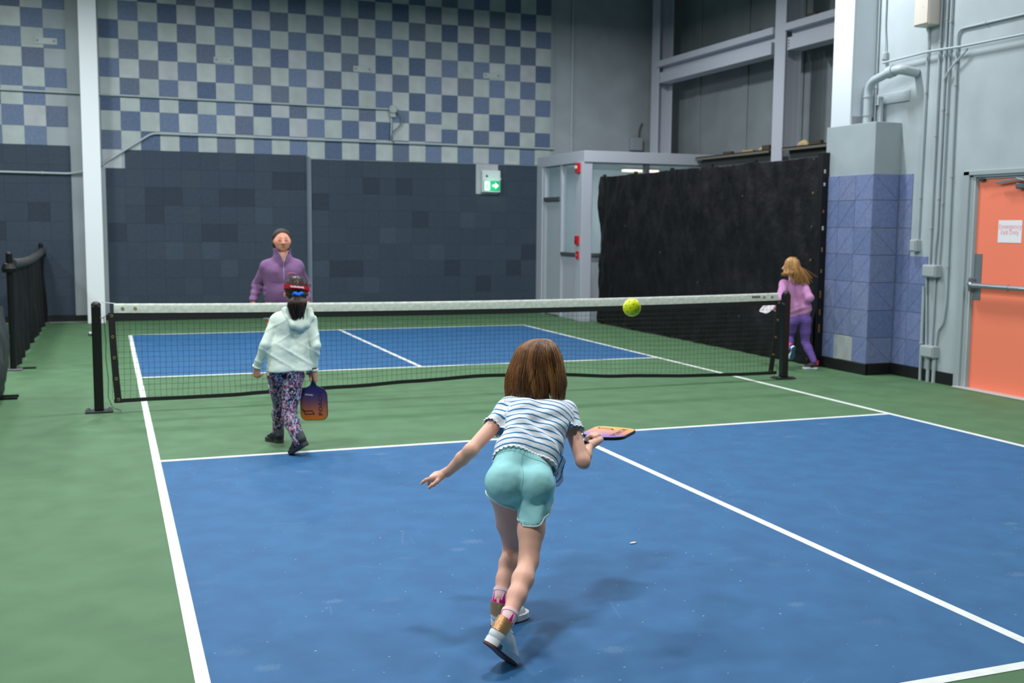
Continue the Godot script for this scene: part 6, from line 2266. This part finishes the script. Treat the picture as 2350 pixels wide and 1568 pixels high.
	for s in [-1.0, 1.0]:
		var u := MB.new()
		var at: Vector3 = J.waist - O + Vector3(0.128 * s, -0.115, 0.02)
		var rows := []
		for i in 4:
			var row := PackedVector3Array()
			for k in 5:
				var q := k / 4.0 - 0.5
				row.append(at + Vector3(0.035 * q + 0.012 * s * (3 - i) / 3.0, -0.055 + i * 0.03, 0.03 * cos(q * 3.0) + 0.008 * sin(k * 2.0)))
			rows.append(row)
		u.sheet(rows, 0.002)
		var lay := part("underlayer", u, under, hoodie)
		var e := MB.new()
		var ep := PackedVector3Array()
		for k in 5: ep.append(rows[0][k])
		e.tube(ep, PackedFloat32Array([0.005]), 5)
		part("orange_edge", e, oran, lay)
	# speckled leggings
	var lg := Body.new()
	lg.cap(J.pelvis + Vector3(-0.03, 0.03, 0.0), J.pelvis + Vector3(0.03, 0.03, 0.0), 0.066, 0.066, 0.04)
	for s in ["L", "R"]:
		lg.cap(J.pelvis.lerp(J["hip" + s], 0.7), J["hip" + s], 0.070, 0.072, 0.03)
		lg.chain([J["hip" + s], J["hip" + s].lerp(J["knee" + s], 0.5), J["knee" + s], J["knee" + s].lerp(J["ank" + s], 0.35), J["ank" + s]], [0.072, 0.064, 0.050, 0.052, 0.040], 0.02)
	lg.noise = FastNoiseLite.new(); lg.noise.frequency = 16.0; lg.amp = 0.006
	var lm := MB.new()
	lg.into(lm, 0.0088, O)
	part("leggings", lm, speckle_mat(), t)
	# shoes
	var sc := {"upper": plain("shoe_black", rgb8(22, 23, 26), 0.55), "mid": plain("shoe_char", rgb8(50, 52, 54), 0.5), "sole": plain("shoe_sole_dark", rgb8(36, 37, 38), 0.6), "lace": plain("lace_blue", rgb8(24, 50, 130), 0.6), "tab": plain("tab_grey", rgb8(70, 74, 80), 0.5)}
	var hR := Vector3(-2.045, 0.085, 2.29)
	var dR := (Vector3(-2.135, 0.0, 2.165) - hR).normalized()
	shoe(t, Transform3D(facing(dR, J.ankR - hR - dR * 0.03 + Vector3(0, 0.02, 0)), hR - O), 0.185, sc)
	var hL := Vector3(-2.140, 0.0, 1.755)
	shoe(t, Transform3D(facing(Vector3(-0.45, 0.0, -0.9), Vector3.UP), hL - O), 0.185, sc)
	# hair: smooth cap, ponytail, red band, blue scrunchie
	var dark := rgb8(30, 22, 19)
	var brown := rgb8(92, 66, 52)
	var H: Vector3 = J.head + Vector3(0, 0.006, 0.004)
	var hc := Body.new()
	hc.cap(H + Vector3(0, 0.018, 0.012), H + Vector3(0, -0.012, 0.012), 0.084, 0.078, 0.02)
	hc.cap(H + Vector3(0, -0.03, 0.03), H + Vector3(-0.006, -0.055, 0.05), 0.055, 0.036, 0.03)
	hc.clip(H + Vector3(0, 0, -0.045), Vector3(0, -0.15, -1))
	var hh := MB.new()
	hh.use_c = true
	hc.into(hh, 0.008, O, null, func(_p: Vector3) -> Color: return rgb8(34, 25, 22).srgb_to_linear())
	var hairm := hair_mat("hair_black")
	var hair := part("hair", hh, hairm, t)
	var r := RandomNumberGenerator.new()
	r.seed = 17
	var paths := []
	var knot: Vector3 = H + Vector3(-0.006, -0.032, 0.088)
	for i in 420:
		var a := r.randf_range(-1.9, 1.9)
		var y := r.randf_range(-0.5, 1.0)
		var rr := 0.086
		var st := H + Vector3(sin(a) * rr * sqrt(1.0 - y * y * 0.8), 0.018 + y * rr * 0.95, 0.012 + cos(a) * rr * sqrt(1.0 - y * y * 0.8) * 0.98)
		var mid := st.lerp(knot, 0.5)
		mid = H + (mid - H).normalized() * 0.094
		paths.append(soft_path([st - O, mid - O, knot + Vector3(r.randfn(0, 0.012), r.randfn(0, 0.008), -0.006) - O], 7))
	for i in 800:
		var a := r.randf_range(0, TAU)
		var w := sqrt(r.randf())
		var o := Vector3(cos(a) * w, 0, sin(a) * w)
		var len_ := r.randf_range(0.09, 0.15)
		paths.append(soft_path([knot + o * 0.016 - O, knot + o * 0.060 + Vector3(-0.004, -0.035, 0.022) - O, knot + o * 0.066 + Vector3(-0.010, -0.080, 0.016) - O, knot + o * 0.024 + Vector3(-0.002 + r.randfn(0, 0.012), -0.04 - len_, 0.004) - O], 8))
	var sp := part("strands", strands(paths, 0.0026, dark.srgb_to_linear(), brown.srgb_to_linear(), 4), hairm, hair)
	sp.set_meta("kind", "stuff")
	var band := MB.new()
	var rows := []
	for i in 3:
		var row := PackedVector3Array()
		for k in 33:
			var a := lerpf(-2.4, 2.4, k / 32.0)
			row.append(H + Vector3(-sin(-a) * 0.0915, 0.002 + 0.013 * i + 0.012 * cos(a) - 0.010 * sin(a), 0.012 + cos(a) * 0.094) - O)
		rows.append(row)
	band.sheet(rows, 0.002)
	var bnd := part("headband", band, cloth_mat("band_red", rgb8(200, 10, 40), 0.7), t)
	var scr := MB.new()
	var sps := PackedVector3Array()
	for k in 60:
		var q := k / 59.0
		var a := lerpf(-0.62, 0.42, q)
		sps.append(H + Vector3(sin(a) * 0.0955, 0.002 + 0.013 + 0.012 * cos(a) - 0.010 * sin(a) + 0.0065 * sin(k * 1.15) * (1.3 if k % 17 < 4 else 0.8), 0.012 + cos(a) * 0.0975) - O)
	scr.tube(sps, PackedFloat32Array([0.0022]), 4)
	part("script_lettering", scr, plain("band_white", rgb8(240, 236, 236), 0.6), bnd)
	var scm := MB.new()
	var scp := PackedVector3Array()
	var scr_r := PackedFloat32Array()
	for k in 25:
		var a := TAU * k / 24.0
		scp.append(knot + Vector3(cos(a) * 0.026, 0.010 + 0.005 * sin(a * 3.0), 0.004 + sin(a) * 0.022) - O)
		scr_r.append(0.0135 + 0.003 * sin(a * 6.0))
	scm.tube(scp, scr_r, 10, false)
	part("scrunchie", scm, cloth_mat("scrunchie_blue", rgb8(20, 110, 214), 0.7), t)
	# paddle hanging from the right hand, printed side to the rear
	var dn: Vector3 = (J.tip - J.gripR).normalized()
	var face := Vector3(-0.352, 0.12, 0.93)
	face = (face - dn * face.dot(dn)).normalized()
	paddle("pickleball_paddle", "orange to dark blue paddle hanging in the hoodie girl's right hand", Transform3D(Basis(dn.cross(face), dn, face), G + Vector3(0, 0.02, 0)), [[0.0, 0.2, 0.45, 0.7, 1.0], [rgb8(28, 24, 92), rgb8(44, 34, 100), rgb8(98, 62, 92), rgb8(176, 98, 62), rgb8(206, 118, 30)]], -1.0)

var speckles: StandardMaterial3D
func speckle_mat() -> StandardMaterial3D:
	var im := Image.create(256, 256, false, Image.FORMAT_RGB8)
	im.fill(rgb8(26, 26, 44))
	var r := RandomNumberGenerator.new()
	r.seed = 5
	var cols := [rgb8(244, 150, 186), rgb8(150, 206, 226), rgb8(226, 226, 240), rgb8(30, 30, 48), rgb8(206, 160, 214), rgb8(236, 110, 140), rgb8(90, 150, 190)]
	for i in 1500:
		var p := Vector2(r.randi_range(0, 255), r.randi_range(0, 255))
		var d := Vector2(r.randf_range(-0.5, 0.5), 1.0).normalized()
		var c: Color = cols[r.randi() % cols.size()]
		for k in r.randi_range(5, 11):
			for w in r.randi_range(2, 4):
				im.set_pixel(posmod(int(p.x + d.x * k + w), 256), posmod(int(p.y + d.y * k), 256), c)
	speckles = cloth_mat("speckled_leggings", Color.WHITE, 0.7)
	speckles.albedo_texture = ImageTexture.create_from_image(im)
	speckles.uv1_triplanar = true
	speckles.uv1_scale = Vector3.ONE * 1.9
	return speckles

# ------------------------------------------------------------------ the woman behind the net
func make_coach() -> void:
	var J := WOMAN
	var O := Vector3(-1.71, 0, -1.02)
	var t := thing("person", "woman in purple quarter-zip fleece standing behind the net", "person", O)
	var skin := skin_mat("skin_warm", rgb8(220, 150, 126))
	var b := Body.new()
	var H: Vector3 = J.head
	b.cap(J.neck + Vector3(0, -0.02, 0), J.neck + Vector3(0, 0.07, 0.0), 0.050, 0.048, 0.03)
	for s in ["L", "R"]:
		b.chain([J["sh" + s], J["el" + s], J["wr" + s]], [0.040, 0.036, 0.026], 0.02)
		b.chain([J["hip" + s], J["knee" + s], J["ank" + s] + Vector3(0, 0.07, 0)], [0.085, 0.055, 0.038], 0.02)
		b.cap(J["waist" + s], J["chest" + s], 0.075, 0.08, 0.05)
		b.cap(J["waist" + s], J["hip" + s], 0.075, 0.085, 0.05)
	b.cap(J.chestL, J.neck, 0.06, 0.05, 0.05)
	b.cap(J.chestR, J.neck, 0.06, 0.05, 0.05)
	var mb := MB.new()
	b.into(mb, 0.014, O)
	# head with a face
	var fc := Body.new()
	fc.cap(H + Vector3(0, 0.030, -0.022), H + Vector3(0, 0.015, -0.012), 0.084, 0.082, 0.03)
	fc.cap(H + Vector3(0, -0.02, 0.012), H + Vector3(0, -0.072, 0.030), 0.068, 0.036, 0.04)
	for s in [-1.0, 1.0]:
		fc.cap(H + Vector3(0.042 * s, -0.022, 0.040), H + Vector3(0.034 * s, -0.052, 0.036), 0.032, 0.029, 0.03)
		fc.cap(H + Vector3(0.034 * s, 0.012, 0.100), H + Vector3(0.028 * s, 0.010, 0.102), 0.020, 0.020, 0.02, 1)
		fc.cap(H + Vector3(0.033 * s, 0.008, 0.066), H + Vector3(0.030 * s, 0.008, 0.066), 0.014, 0.014, 0.01)
		fc.cap(H + Vector3(0.083 * s, 0.002, -0.016), H + Vector3(0.081 * s, -0.026, -0.010), 0.009, 0.007, 0.008)
	fc.cap(H + Vector3(0, 0.014, 0.072), H + Vector3(0, -0.022, 0.092), 0.010, 0.0135, 0.012)
	fc.cap(H + Vector3(-0.012, -0.026, 0.080), H + Vector3(0.012, -0.026, 0.080), 0.0105, 0.0105, 0.008)
	fc.cap(H + Vector3(-0.018, -0.052, 0.064), H + Vector3(0.018, -0.052, 0.064), 0.0095, 0.0095, 0.008)
	fc.cap(H + Vector3(-0.016, -0.060, 0.060), H + Vector3(0.016, -0.060, 0.060), 0.0095, 0.0095, 0.008)
	fc.into(mb, 0.0055, O)
	for s in ["L", "R"]:
		var hb := Body.new()
		var d := Vector3(0, -1, 0.1)
		hand(hb, J["wr" + s], d, Vector3(-0.9 if s == "L" else 0.9, 0, 0.3), 0.165, 1.0 if s == "L" else -1.0, [[0.4, 0.5, 0.4], [0.4, 0.6, 0.4], [0.5, 0.6, 0.4], [0.5, 0.6, 0.4]], 0.04, 0.4)
		hb.into(mb, 0.006, O)
	part("body", mb, skin, t)
	var lip := MB.new()
	lip.tube(PackedVector3Array([H - O + Vector3(-0.022, -0.056, 0.066), H - O + Vector3(0, -0.055, 0.0755), H - O + Vector3(0.022, -0.056, 0.066)]), PackedFloat32Array([0.003, 0.0055, 0.003]), 6)
	part("lips", lip, plain("lip_rose", rgb8(176, 92, 84), 0.5), t)
	for s in [-1.0, 1.0]:
		var e := MB.new()
		e.ball(H - O + Vector3(0.032 * s, 0.009, 0.0795), Vector3(0.0105, 0.0034, 0.004), 10)
		part("eye", e, plain("eye_dark", rgb8(44, 30, 26), 0.25), t)
		var br := MB.new()
		br.tube(PackedVector3Array([H - O + Vector3(0.014 * s, 0.026, 0.085), H - O + Vector3(0.032 * s, 0.031, 0.080), H - O + Vector3(0.050 * s, 0.026, 0.068)]), PackedFloat32Array([0.0018, 0.0022, 0.0012]), 5)
		part("eyebrow", br, plain("brow_dark", rgb8(54, 38, 32), 0.7), t)
	# hair pulled back
	var hc := Body.new()
	hc.cap(H + Vector3(0, 0.030, -0.020), H + Vector3(0, -0.015, -0.030), 0.090, 0.090, 0.03)
	hc.cap(H + Vector3(0.0, -0.02, -0.10), H + Vector3(0, -0.05, -0.11), 0.045, 0.04, 0.03)
	hc.cap(H + Vector3(0, 0.006, 0.072), H + Vector3(0, -0.05, 0.062), 0.078, 0.085, 0.012, 1)
	var hh := MB.new()
	hh.use_c = true
	hc.into(hh, 0.008, O, null, func(_p: Vector3) -> Color: return rgb8(44, 30, 24).srgb_to_linear())
	var hdk := hair_mat("hair_dark")
	hdk.roughness = 0.7
	part("hair", hh, hdk, t)
	# fleece with a stand-up collar
	var fl := Body.new()
	for s in ["L", "R"]:
		fl.cap(J["waist" + s], J["chest" + s], 0.098, 0.098, 0.06)
		fl.cap(J["waist" + s] + Vector3(0, -0.07, 0), J["waist" + s], 0.094, 0.098, 0.05)
		fl.cap(J["chest" + s], J["sh" + s], 0.090, 0.060, 0.06)
		fl.chain([J["sh" + s], J["el" + s], J["wr" + s]], [0.062, 0.053, 0.039], 0.03)
	fl.cap(J.neck + Vector3(-0.02, -0.02, 0), J.shL + Vector3(0.03, -0.01, 0), 0.062, 0.058, 0.06)
	fl.cap(J.neck + Vector3(0.02, -0.02, 0), J.shR + Vector3(-0.03, -0.01, 0), 0.062, 0.058, 0.06)
	fl.cap(J.neck + Vector3(0, -0.02, -0.005), J.neck + Vector3(0, 0.085, -0.012), 0.076, 0.086, 0.03)
	fl.cap(J.neck + Vector3(0, -0.01, 0.01), J.neck + Vector3(0, 0.14, 0.03), 0.050, 0.070, 0.008, 1)
	fl.cap(J.neck + Vector3(0, 0.0, 0.085), J.neck + Vector3(0, 0.08, 0.10), 0.026, 0.055, 0.01, 1)
	var wr := FastNoiseLite.new()
	wr.seed = 31; wr.frequency = 5.0; wr.fractal_octaves = 3
	fl.warp = func(p: Vector3, d: float) -> float:
		var f := 0.008 * wr.get_noise_3dv(p)
		var l: float = p.x + 1.71
		if absf(l) > 0.16 and p.y < 1.02: f += 0.003 * sin(p.y * 105.0 + l * 20.0)
		var cut: float = (J.wrL.y + 0.006) - p.y
		if absf(l) < 0.15: cut = 0.832 - p.y
		cut = maxf(cut, p.y - 1.365)
		return maxf(d + f, cut)
	var fm := MB.new()
	fl.into(fm, 0.010, O)
	var purple := cloth_mat("purple_fleece", rgb8(126, 92, 132))
	var top := part("fleece_top", fm, purple, t)
	var near_fl := PackedInt32Array(range(fl.A.size()))
	var on_front := func(x: float, y: float) -> Vector3:
		var lo := 0.0
		var hi := 0.3
		for it in 12:
			var mid := (lo + hi) * 0.5
			if fl.value(Vector3(x, y, -1.01 + mid), near_fl) < 0.0: lo = mid
			else: hi = mid
		return Vector3(x, y, -1.01 + lo) - O
	var zp := PackedVector3Array()
	for k in 12: zp.append(on_front.call(-1.705, lerpf(1.055, 1.225, k / 11.0)))
	var zm := MB.new()
	zm.tube(zp, PackedFloat32Array([0.004]), 5)
	part("zip", zm, plain("zip_grey", rgb8(176, 170, 182), 0.4, 0.3), top)
	var seam_m := cloth_mat("purple_seam", rgb8(100, 72, 108))
	var pk := PackedVector3Array()
	for k in 12: pk.append(on_front.call(lerpf(-1.83, -1.58, k / 11.0), 1.040 + 0.002 * sin(k)))
	var pm := MB.new()
	pm.tube(pk, PackedFloat32Array([0.0035]), 5)
	part("pocket_seam", pm, seam_m, top)
	# small arched pink mark on the chest
	var lg := MB.new()
	var lp := PackedVector3Array()
	for k in 11:
		var q := k / 10.0
		lp.append(on_front.call(lerpf(-1.668, -1.598, q), 1.118 + 0.009 * sin(PI * q)) + Vector3(0, 0, 0.003))
	lg.tube(lp, PackedFloat32Array([0.0032]), 5)
	part("chest_mark", lg, plain("mark_pink", rgb8(232, 128, 150), 0.6), top)
	var col := MB.new()
	col.tube(PackedVector3Array([J.neck - O + Vector3(-0.052, 0.075, 0.052), J.neck - O + Vector3(-0.022, 0.015, 0.078), on_front.call(-1.705, 1.228), J.neck - O + Vector3(0.022, 0.015, 0.078), J.neck - O + Vector3(0.052, 0.075, 0.052)]), PackedFloat32Array([0.004]), 5)
	part("collar_edge", col, plain("zip_grey", rgb8(176, 170, 182)), top)
	# patterned skirt
	var sk := MB.new()
	var rows := []
	for i in 6:
		var q := i / 5.0
		var row := PackedVector3Array()
		for k in 49:
			var a := TAU * k / 48.0
			var flare := 1.0 + 0.10 * (1.0 - q) + 0.035 * sin(a * 11.0) * (1.0 - q)
			row.append(Vector3(-1.715 + cos(a) * 0.158 * flare, lerpf(0.68, 0.845, q), -1.0 + sin(a) * -0.118 * flare) - O)
		rows.append(row)
	sk.sheet(rows, 0.003)
	var skm := cloth_mat("patterned_skirt", Color.WHITE)
	skm.albedo_texture = noise_tex(0.06, rgb8(96, 92, 112), rgb8(226, 226, 232), 61, 256, 2, FastNoiseLite.TYPE_CELLULAR)
	skm.uv1_scale = Vector3(2, 1, 1)
	part("skirt", sk, skm, t)
	var sc := {"upper": plain("shoe_white", rgb8(232, 232, 230)), "mid": plain("midsole_white", rgb8(236, 236, 236)), "sole": plain("shoe_char", rgb8(50, 52, 54)), "lace": plain("shoe_white", rgb8(232, 232, 230))}
	for s in ["L", "R"]:
		var a: Vector3 = J["ank" + s]
		shoe(t, Transform3D(facing(Vector3(-0.1 if s == "L" else 0.1, 0, 1), Vector3.UP), Vector3(a.x, 0, a.z - 0.05) - O), 0.245, sc)

# ------------------------------------------------------------------ the girl running by the windscreen
func make_running_girl() -> void:
	var J := RUNNER
	var O := Vector3(4.03, 0, -0.68)
	var t := thing("person", "girl in pink sweatshirt and purple leggings running by the windscreen", "person", O)
	var skin := skin_mat("skin_fair", rgb8(232, 184, 160))
	var H: Vector3 = J.head
	var look := Vector3(-0.93, -0.05, -0.36).normalized()
	var b := Body.new()
	b.cap(J.neck + Vector3(0, -0.02, 0), H + Vector3(0, -0.05, 0), 0.035, 0.034, 0.02)
	b.cap(H + Vector3(0, 0.022, 0) - look * 0.01, H + look * 0.014 + Vector3(0, -0.01, 0), 0.078, 0.070, 0.02)
	b.cap(H + look * 0.03 + Vector3(0, -0.055, 0), H + look * 0.045 + Vector3(0, -0.055, 0), 0.034, 0.030, 0.03)
	b.cap(H + look * 0.080 + Vector3(0, 0.0, 0), H + look * 0.097 + Vector3(0, -0.022, 0), 0.008, 0.010, 0.01)
	for s in ["L", "R"]:
		b.chain([J["sh" + s], J["el" + s], J["wr" + s]], [0.034, 0.028, 0.020], 0.02)
		b.chain([J["hip" + s], J["knee" + s], J["ank" + s]], [0.058, 0.040, 0.028], 0.02)
		b.cap(J["waist" + s], J["chest" + s], 0.045, 0.05, 0.04)
		b.cap(J["waist" + s].lerp(J.pelvis, 0.4), J["hip" + s].lerp(J.pelvis, 0.4), 0.045, 0.05, 0.04)
		b.cap(J["chest" + s], J.neck, 0.05, 0.04, 0.04)
	var mb := MB.new()
	b.into(mb, 0.011, O)
	for s in ["L", "R"]:
		var hb := Body.new()
		var d: Vector3 = (J["wr" + s] - J["el" + s]).normalized()
		hand(hb, J["wr" + s], d, Vector3(0, 0.6, 0.8), 0.11, -1.0 if s == "L" else 1.0, [[1.0, 1.1, 0.8], [1.0, 1.1, 0.8], [1.0, 1.1, 0.8], [1.0, 1.1, 0.8]], 0.02, 0.4)
		hb.into(mb, 0.005, O)
	part("body", mb, skin, t)
	var ey := MB.new()
	ey.ball(H - O + look * 0.074 + Vector3(-0.01, 0.008, 0.034), Vector3(0.006, 0.006, 0.010), 8)
	part("eye", ey, plain("eye_dark", rgb8(44, 30, 26)), t)
	# sweatshirt
	var sw := Body.new()
	for s in ["L", "R"]:
		sw.cap(J["waist" + s], J["chest" + s], 0.078, 0.074, 0.05)
		sw.cap(J["waist" + s] + Vector3(0, -0.06, 0), J["waist" + s], 0.076, 0.078, 0.05)
		sw.cap(J["chest" + s], J["sh" + s], 0.064, 0.048, 0.05)
		sw.chain([J["sh" + s], J["el" + s], J["el" + s].lerp(J["wr" + s], 0.9)], [0.050, 0.044, 0.034], 0.025)
		sw.cap(J["chest" + s] + Vector3(0, 0.04, 0), J.neck + Vector3(0, -0.015, 0), 0.055, 0.044, 0.04)
	var wr := FastNoiseLite.new()
	wr.seed = 41; wr.frequency = 7.0
	sw.warp = func(p: Vector3, d: float) -> float:
		var f := 0.007 * wr.get_noise_3dv(p)
		f += 0.005 * sin(p.y * 80.0 - p.x * 30.0) * smoothstep(0.76, 0.66, p.y)
		var cut := -1.0
		if absf(p.x - 4.04) < 0.125: cut = 0.605 + (p.x - 4.04) * 0.12 - p.y
		return maxf(d + f, cut)
	var sm := MB.new()
	sw.into(sm, 0.010, O)
	part("sweatshirt", sm, cloth_mat("pink_fleece", rgb8(204, 142, 190)), t)
	# leggings
	var lg := Body.new()
	lg.cap(J.pelvis + Vector3(-0.03, 0.01, -0.01), J.pelvis + Vector3(0.03, 0.01, -0.01), 0.062, 0.062, 0.04)
	for s in ["L", "R"]:
		lg.cap(J.pelvis.lerp(J["hip" + s], 0.6), J["hip" + s], 0.072, 0.066, 0.03)
		lg.chain([J["hip" + s], J["hip" + s].lerp(J["knee" + s], 0.5), J["knee" + s], J["knee" + s].lerp(J["ank" + s], 0.35), J["ank" + s]], [0.066, 0.058, 0.045, 0.046, 0.034], 0.02)
	lg.warp = func(p: Vector3, d: float) -> float: return d + 0.0010 * sin(p.y * 190.0 + p.x * 30.0)
	var lm := MB.new()
	lg.into(lm, 0.009, O)
	part("leggings", lm, cloth_mat("purple_leggings", rgb8(128, 98, 180), 0.7), t)
	# shoes
	var sc := {"upper": plain("shoe_dark", rgb8(40, 30, 40), 0.55), "mid": plain("midsole_white", rgb8(236, 236, 236)), "sole": plain("sole_blue", rgb8(60, 112, 160), 0.5), "lace": plain("lace_pink", rgb8(236, 60, 110), 0.5), "tab": plain("lace_pink", rgb8(236, 60, 110))}
	shoe(t, Transform3D(facing(Vector3(-0.90, 0.0, -0.40), Vector3.UP), Vector3(4.255, 0.0, -0.575) - O), 0.175, sc)
	var heel := Vector3(3.905, 0.275, -0.545)
	shoe(t, Transform3D(facing(Vector3(0.10, -0.86, -0.35), Vector3(-0.15, 0.30, -0.9)), heel - O), 0.175, sc)
	# long fair hair blown about by the run
	var fair := rgb8(226, 176, 112)
	var deep := rgb8(150, 100, 54)
	var hc := Body.new()
	hc.cap(H + Vector3(0.008, 0.026, 0.008), H + Vector3(0.014, -0.01, 0.012), 0.084, 0.080, 0.02)
	hc.cap(H + Vector3(0.02, -0.02, 0.03), H + Vector3(0.045, -0.12, 0.045), 0.066, 0.040, 0.04)
	hc.cap(H + look * 0.085 + Vector3(0, -0.02, -0.02), H + look * 0.10 + Vector3(0, -0.06, -0.02), 0.045, 0.05, 0.02, 1)
	var hh := MB.new()
	hh.use_c = true
	hc.into(hh, 0.010, O, null, func(_p: Vector3) -> Color: return rgb8(186, 136, 80).srgb_to_linear())
	var hairm := hair_mat("hair_fair")
	var hair := part("hair", hh, hairm, t)
	var r := RandomNumberGenerator.new()
	r.seed = 71
	var paths := []
	for lk in 60:
		var a := r.randf_range(-1.4, 2.7)
		var fly := pow(r.randf(), 2.0) * clampf(sin(a) + 0.35, 0.0, 1.3)
		var drop := -0.12 - 0.09 * r.randf()
		var ph := r.randf_range(0, TAU)
		for i in 18:
			var aa := a + r.randfn(0, 0.10)
			var e := Vector3(sin(aa), 0, cos(aa)) * (0.094 + r.randfn(0, 0.003))
			var tn := Vector3(cos(aa), 0, -sin(aa))
			var top := H + Vector3(0.01, 0.110, 0.01) + Vector3(r.randfn(0, 0.012), -0.004, r.randfn(0, 0.012))
			var blow := Vector3(0.12, 0.01, 0.02) * fly
			var wv := 0.012 * sin(ph)
			var tip := H + e * 1.1 + Vector3(0.03, drop, 0.02) + blow * 1.2 + tn * wv
			if a < -0.5: tip = H + e * 1.25 + Vector3(-0.035, -0.075 - 0.03 * r.randf(), 0.02) + tn * wv
			paths.append(soft_path([top - O, H + e * 0.8 + Vector3(0.004, 0.070, 0.004) - O, H + e * 1.06 + Vector3(0, 0.008, 0) - O, H + e * 1.16 + Vector3(0.01, -0.055, 0.01) + blow * 0.5 - tn * wv - O, tip - O], 9))
	var sp := part("strands", strands(paths, 0.0034, deep.srgb_to_linear(), fair.srgb_to_linear(), 6), hairm, hair)
	sp.set_meta("kind", "stuff")
	# pale paddle carried in the left hand
	var G: Vector3 = J.wrL + (J.wrL - J.elL).normalized() * 0.05
	var dn := Vector3(0.10, 0.06, -0.95).normalized()
	var face := Vector3(-0.75, 0.6, 0.30)
	face = (face - dn * face.dot(dn)).normalized()
	paddle("pickleball_paddle", "pale paddle in the running girl's left hand, behind the net post", Transform3D(Basis(dn.cross(face), dn, face), G), [[0.0, 1.0], [rgb8(206, 200, 206), rgb8(226, 220, 222)]], 1.0)
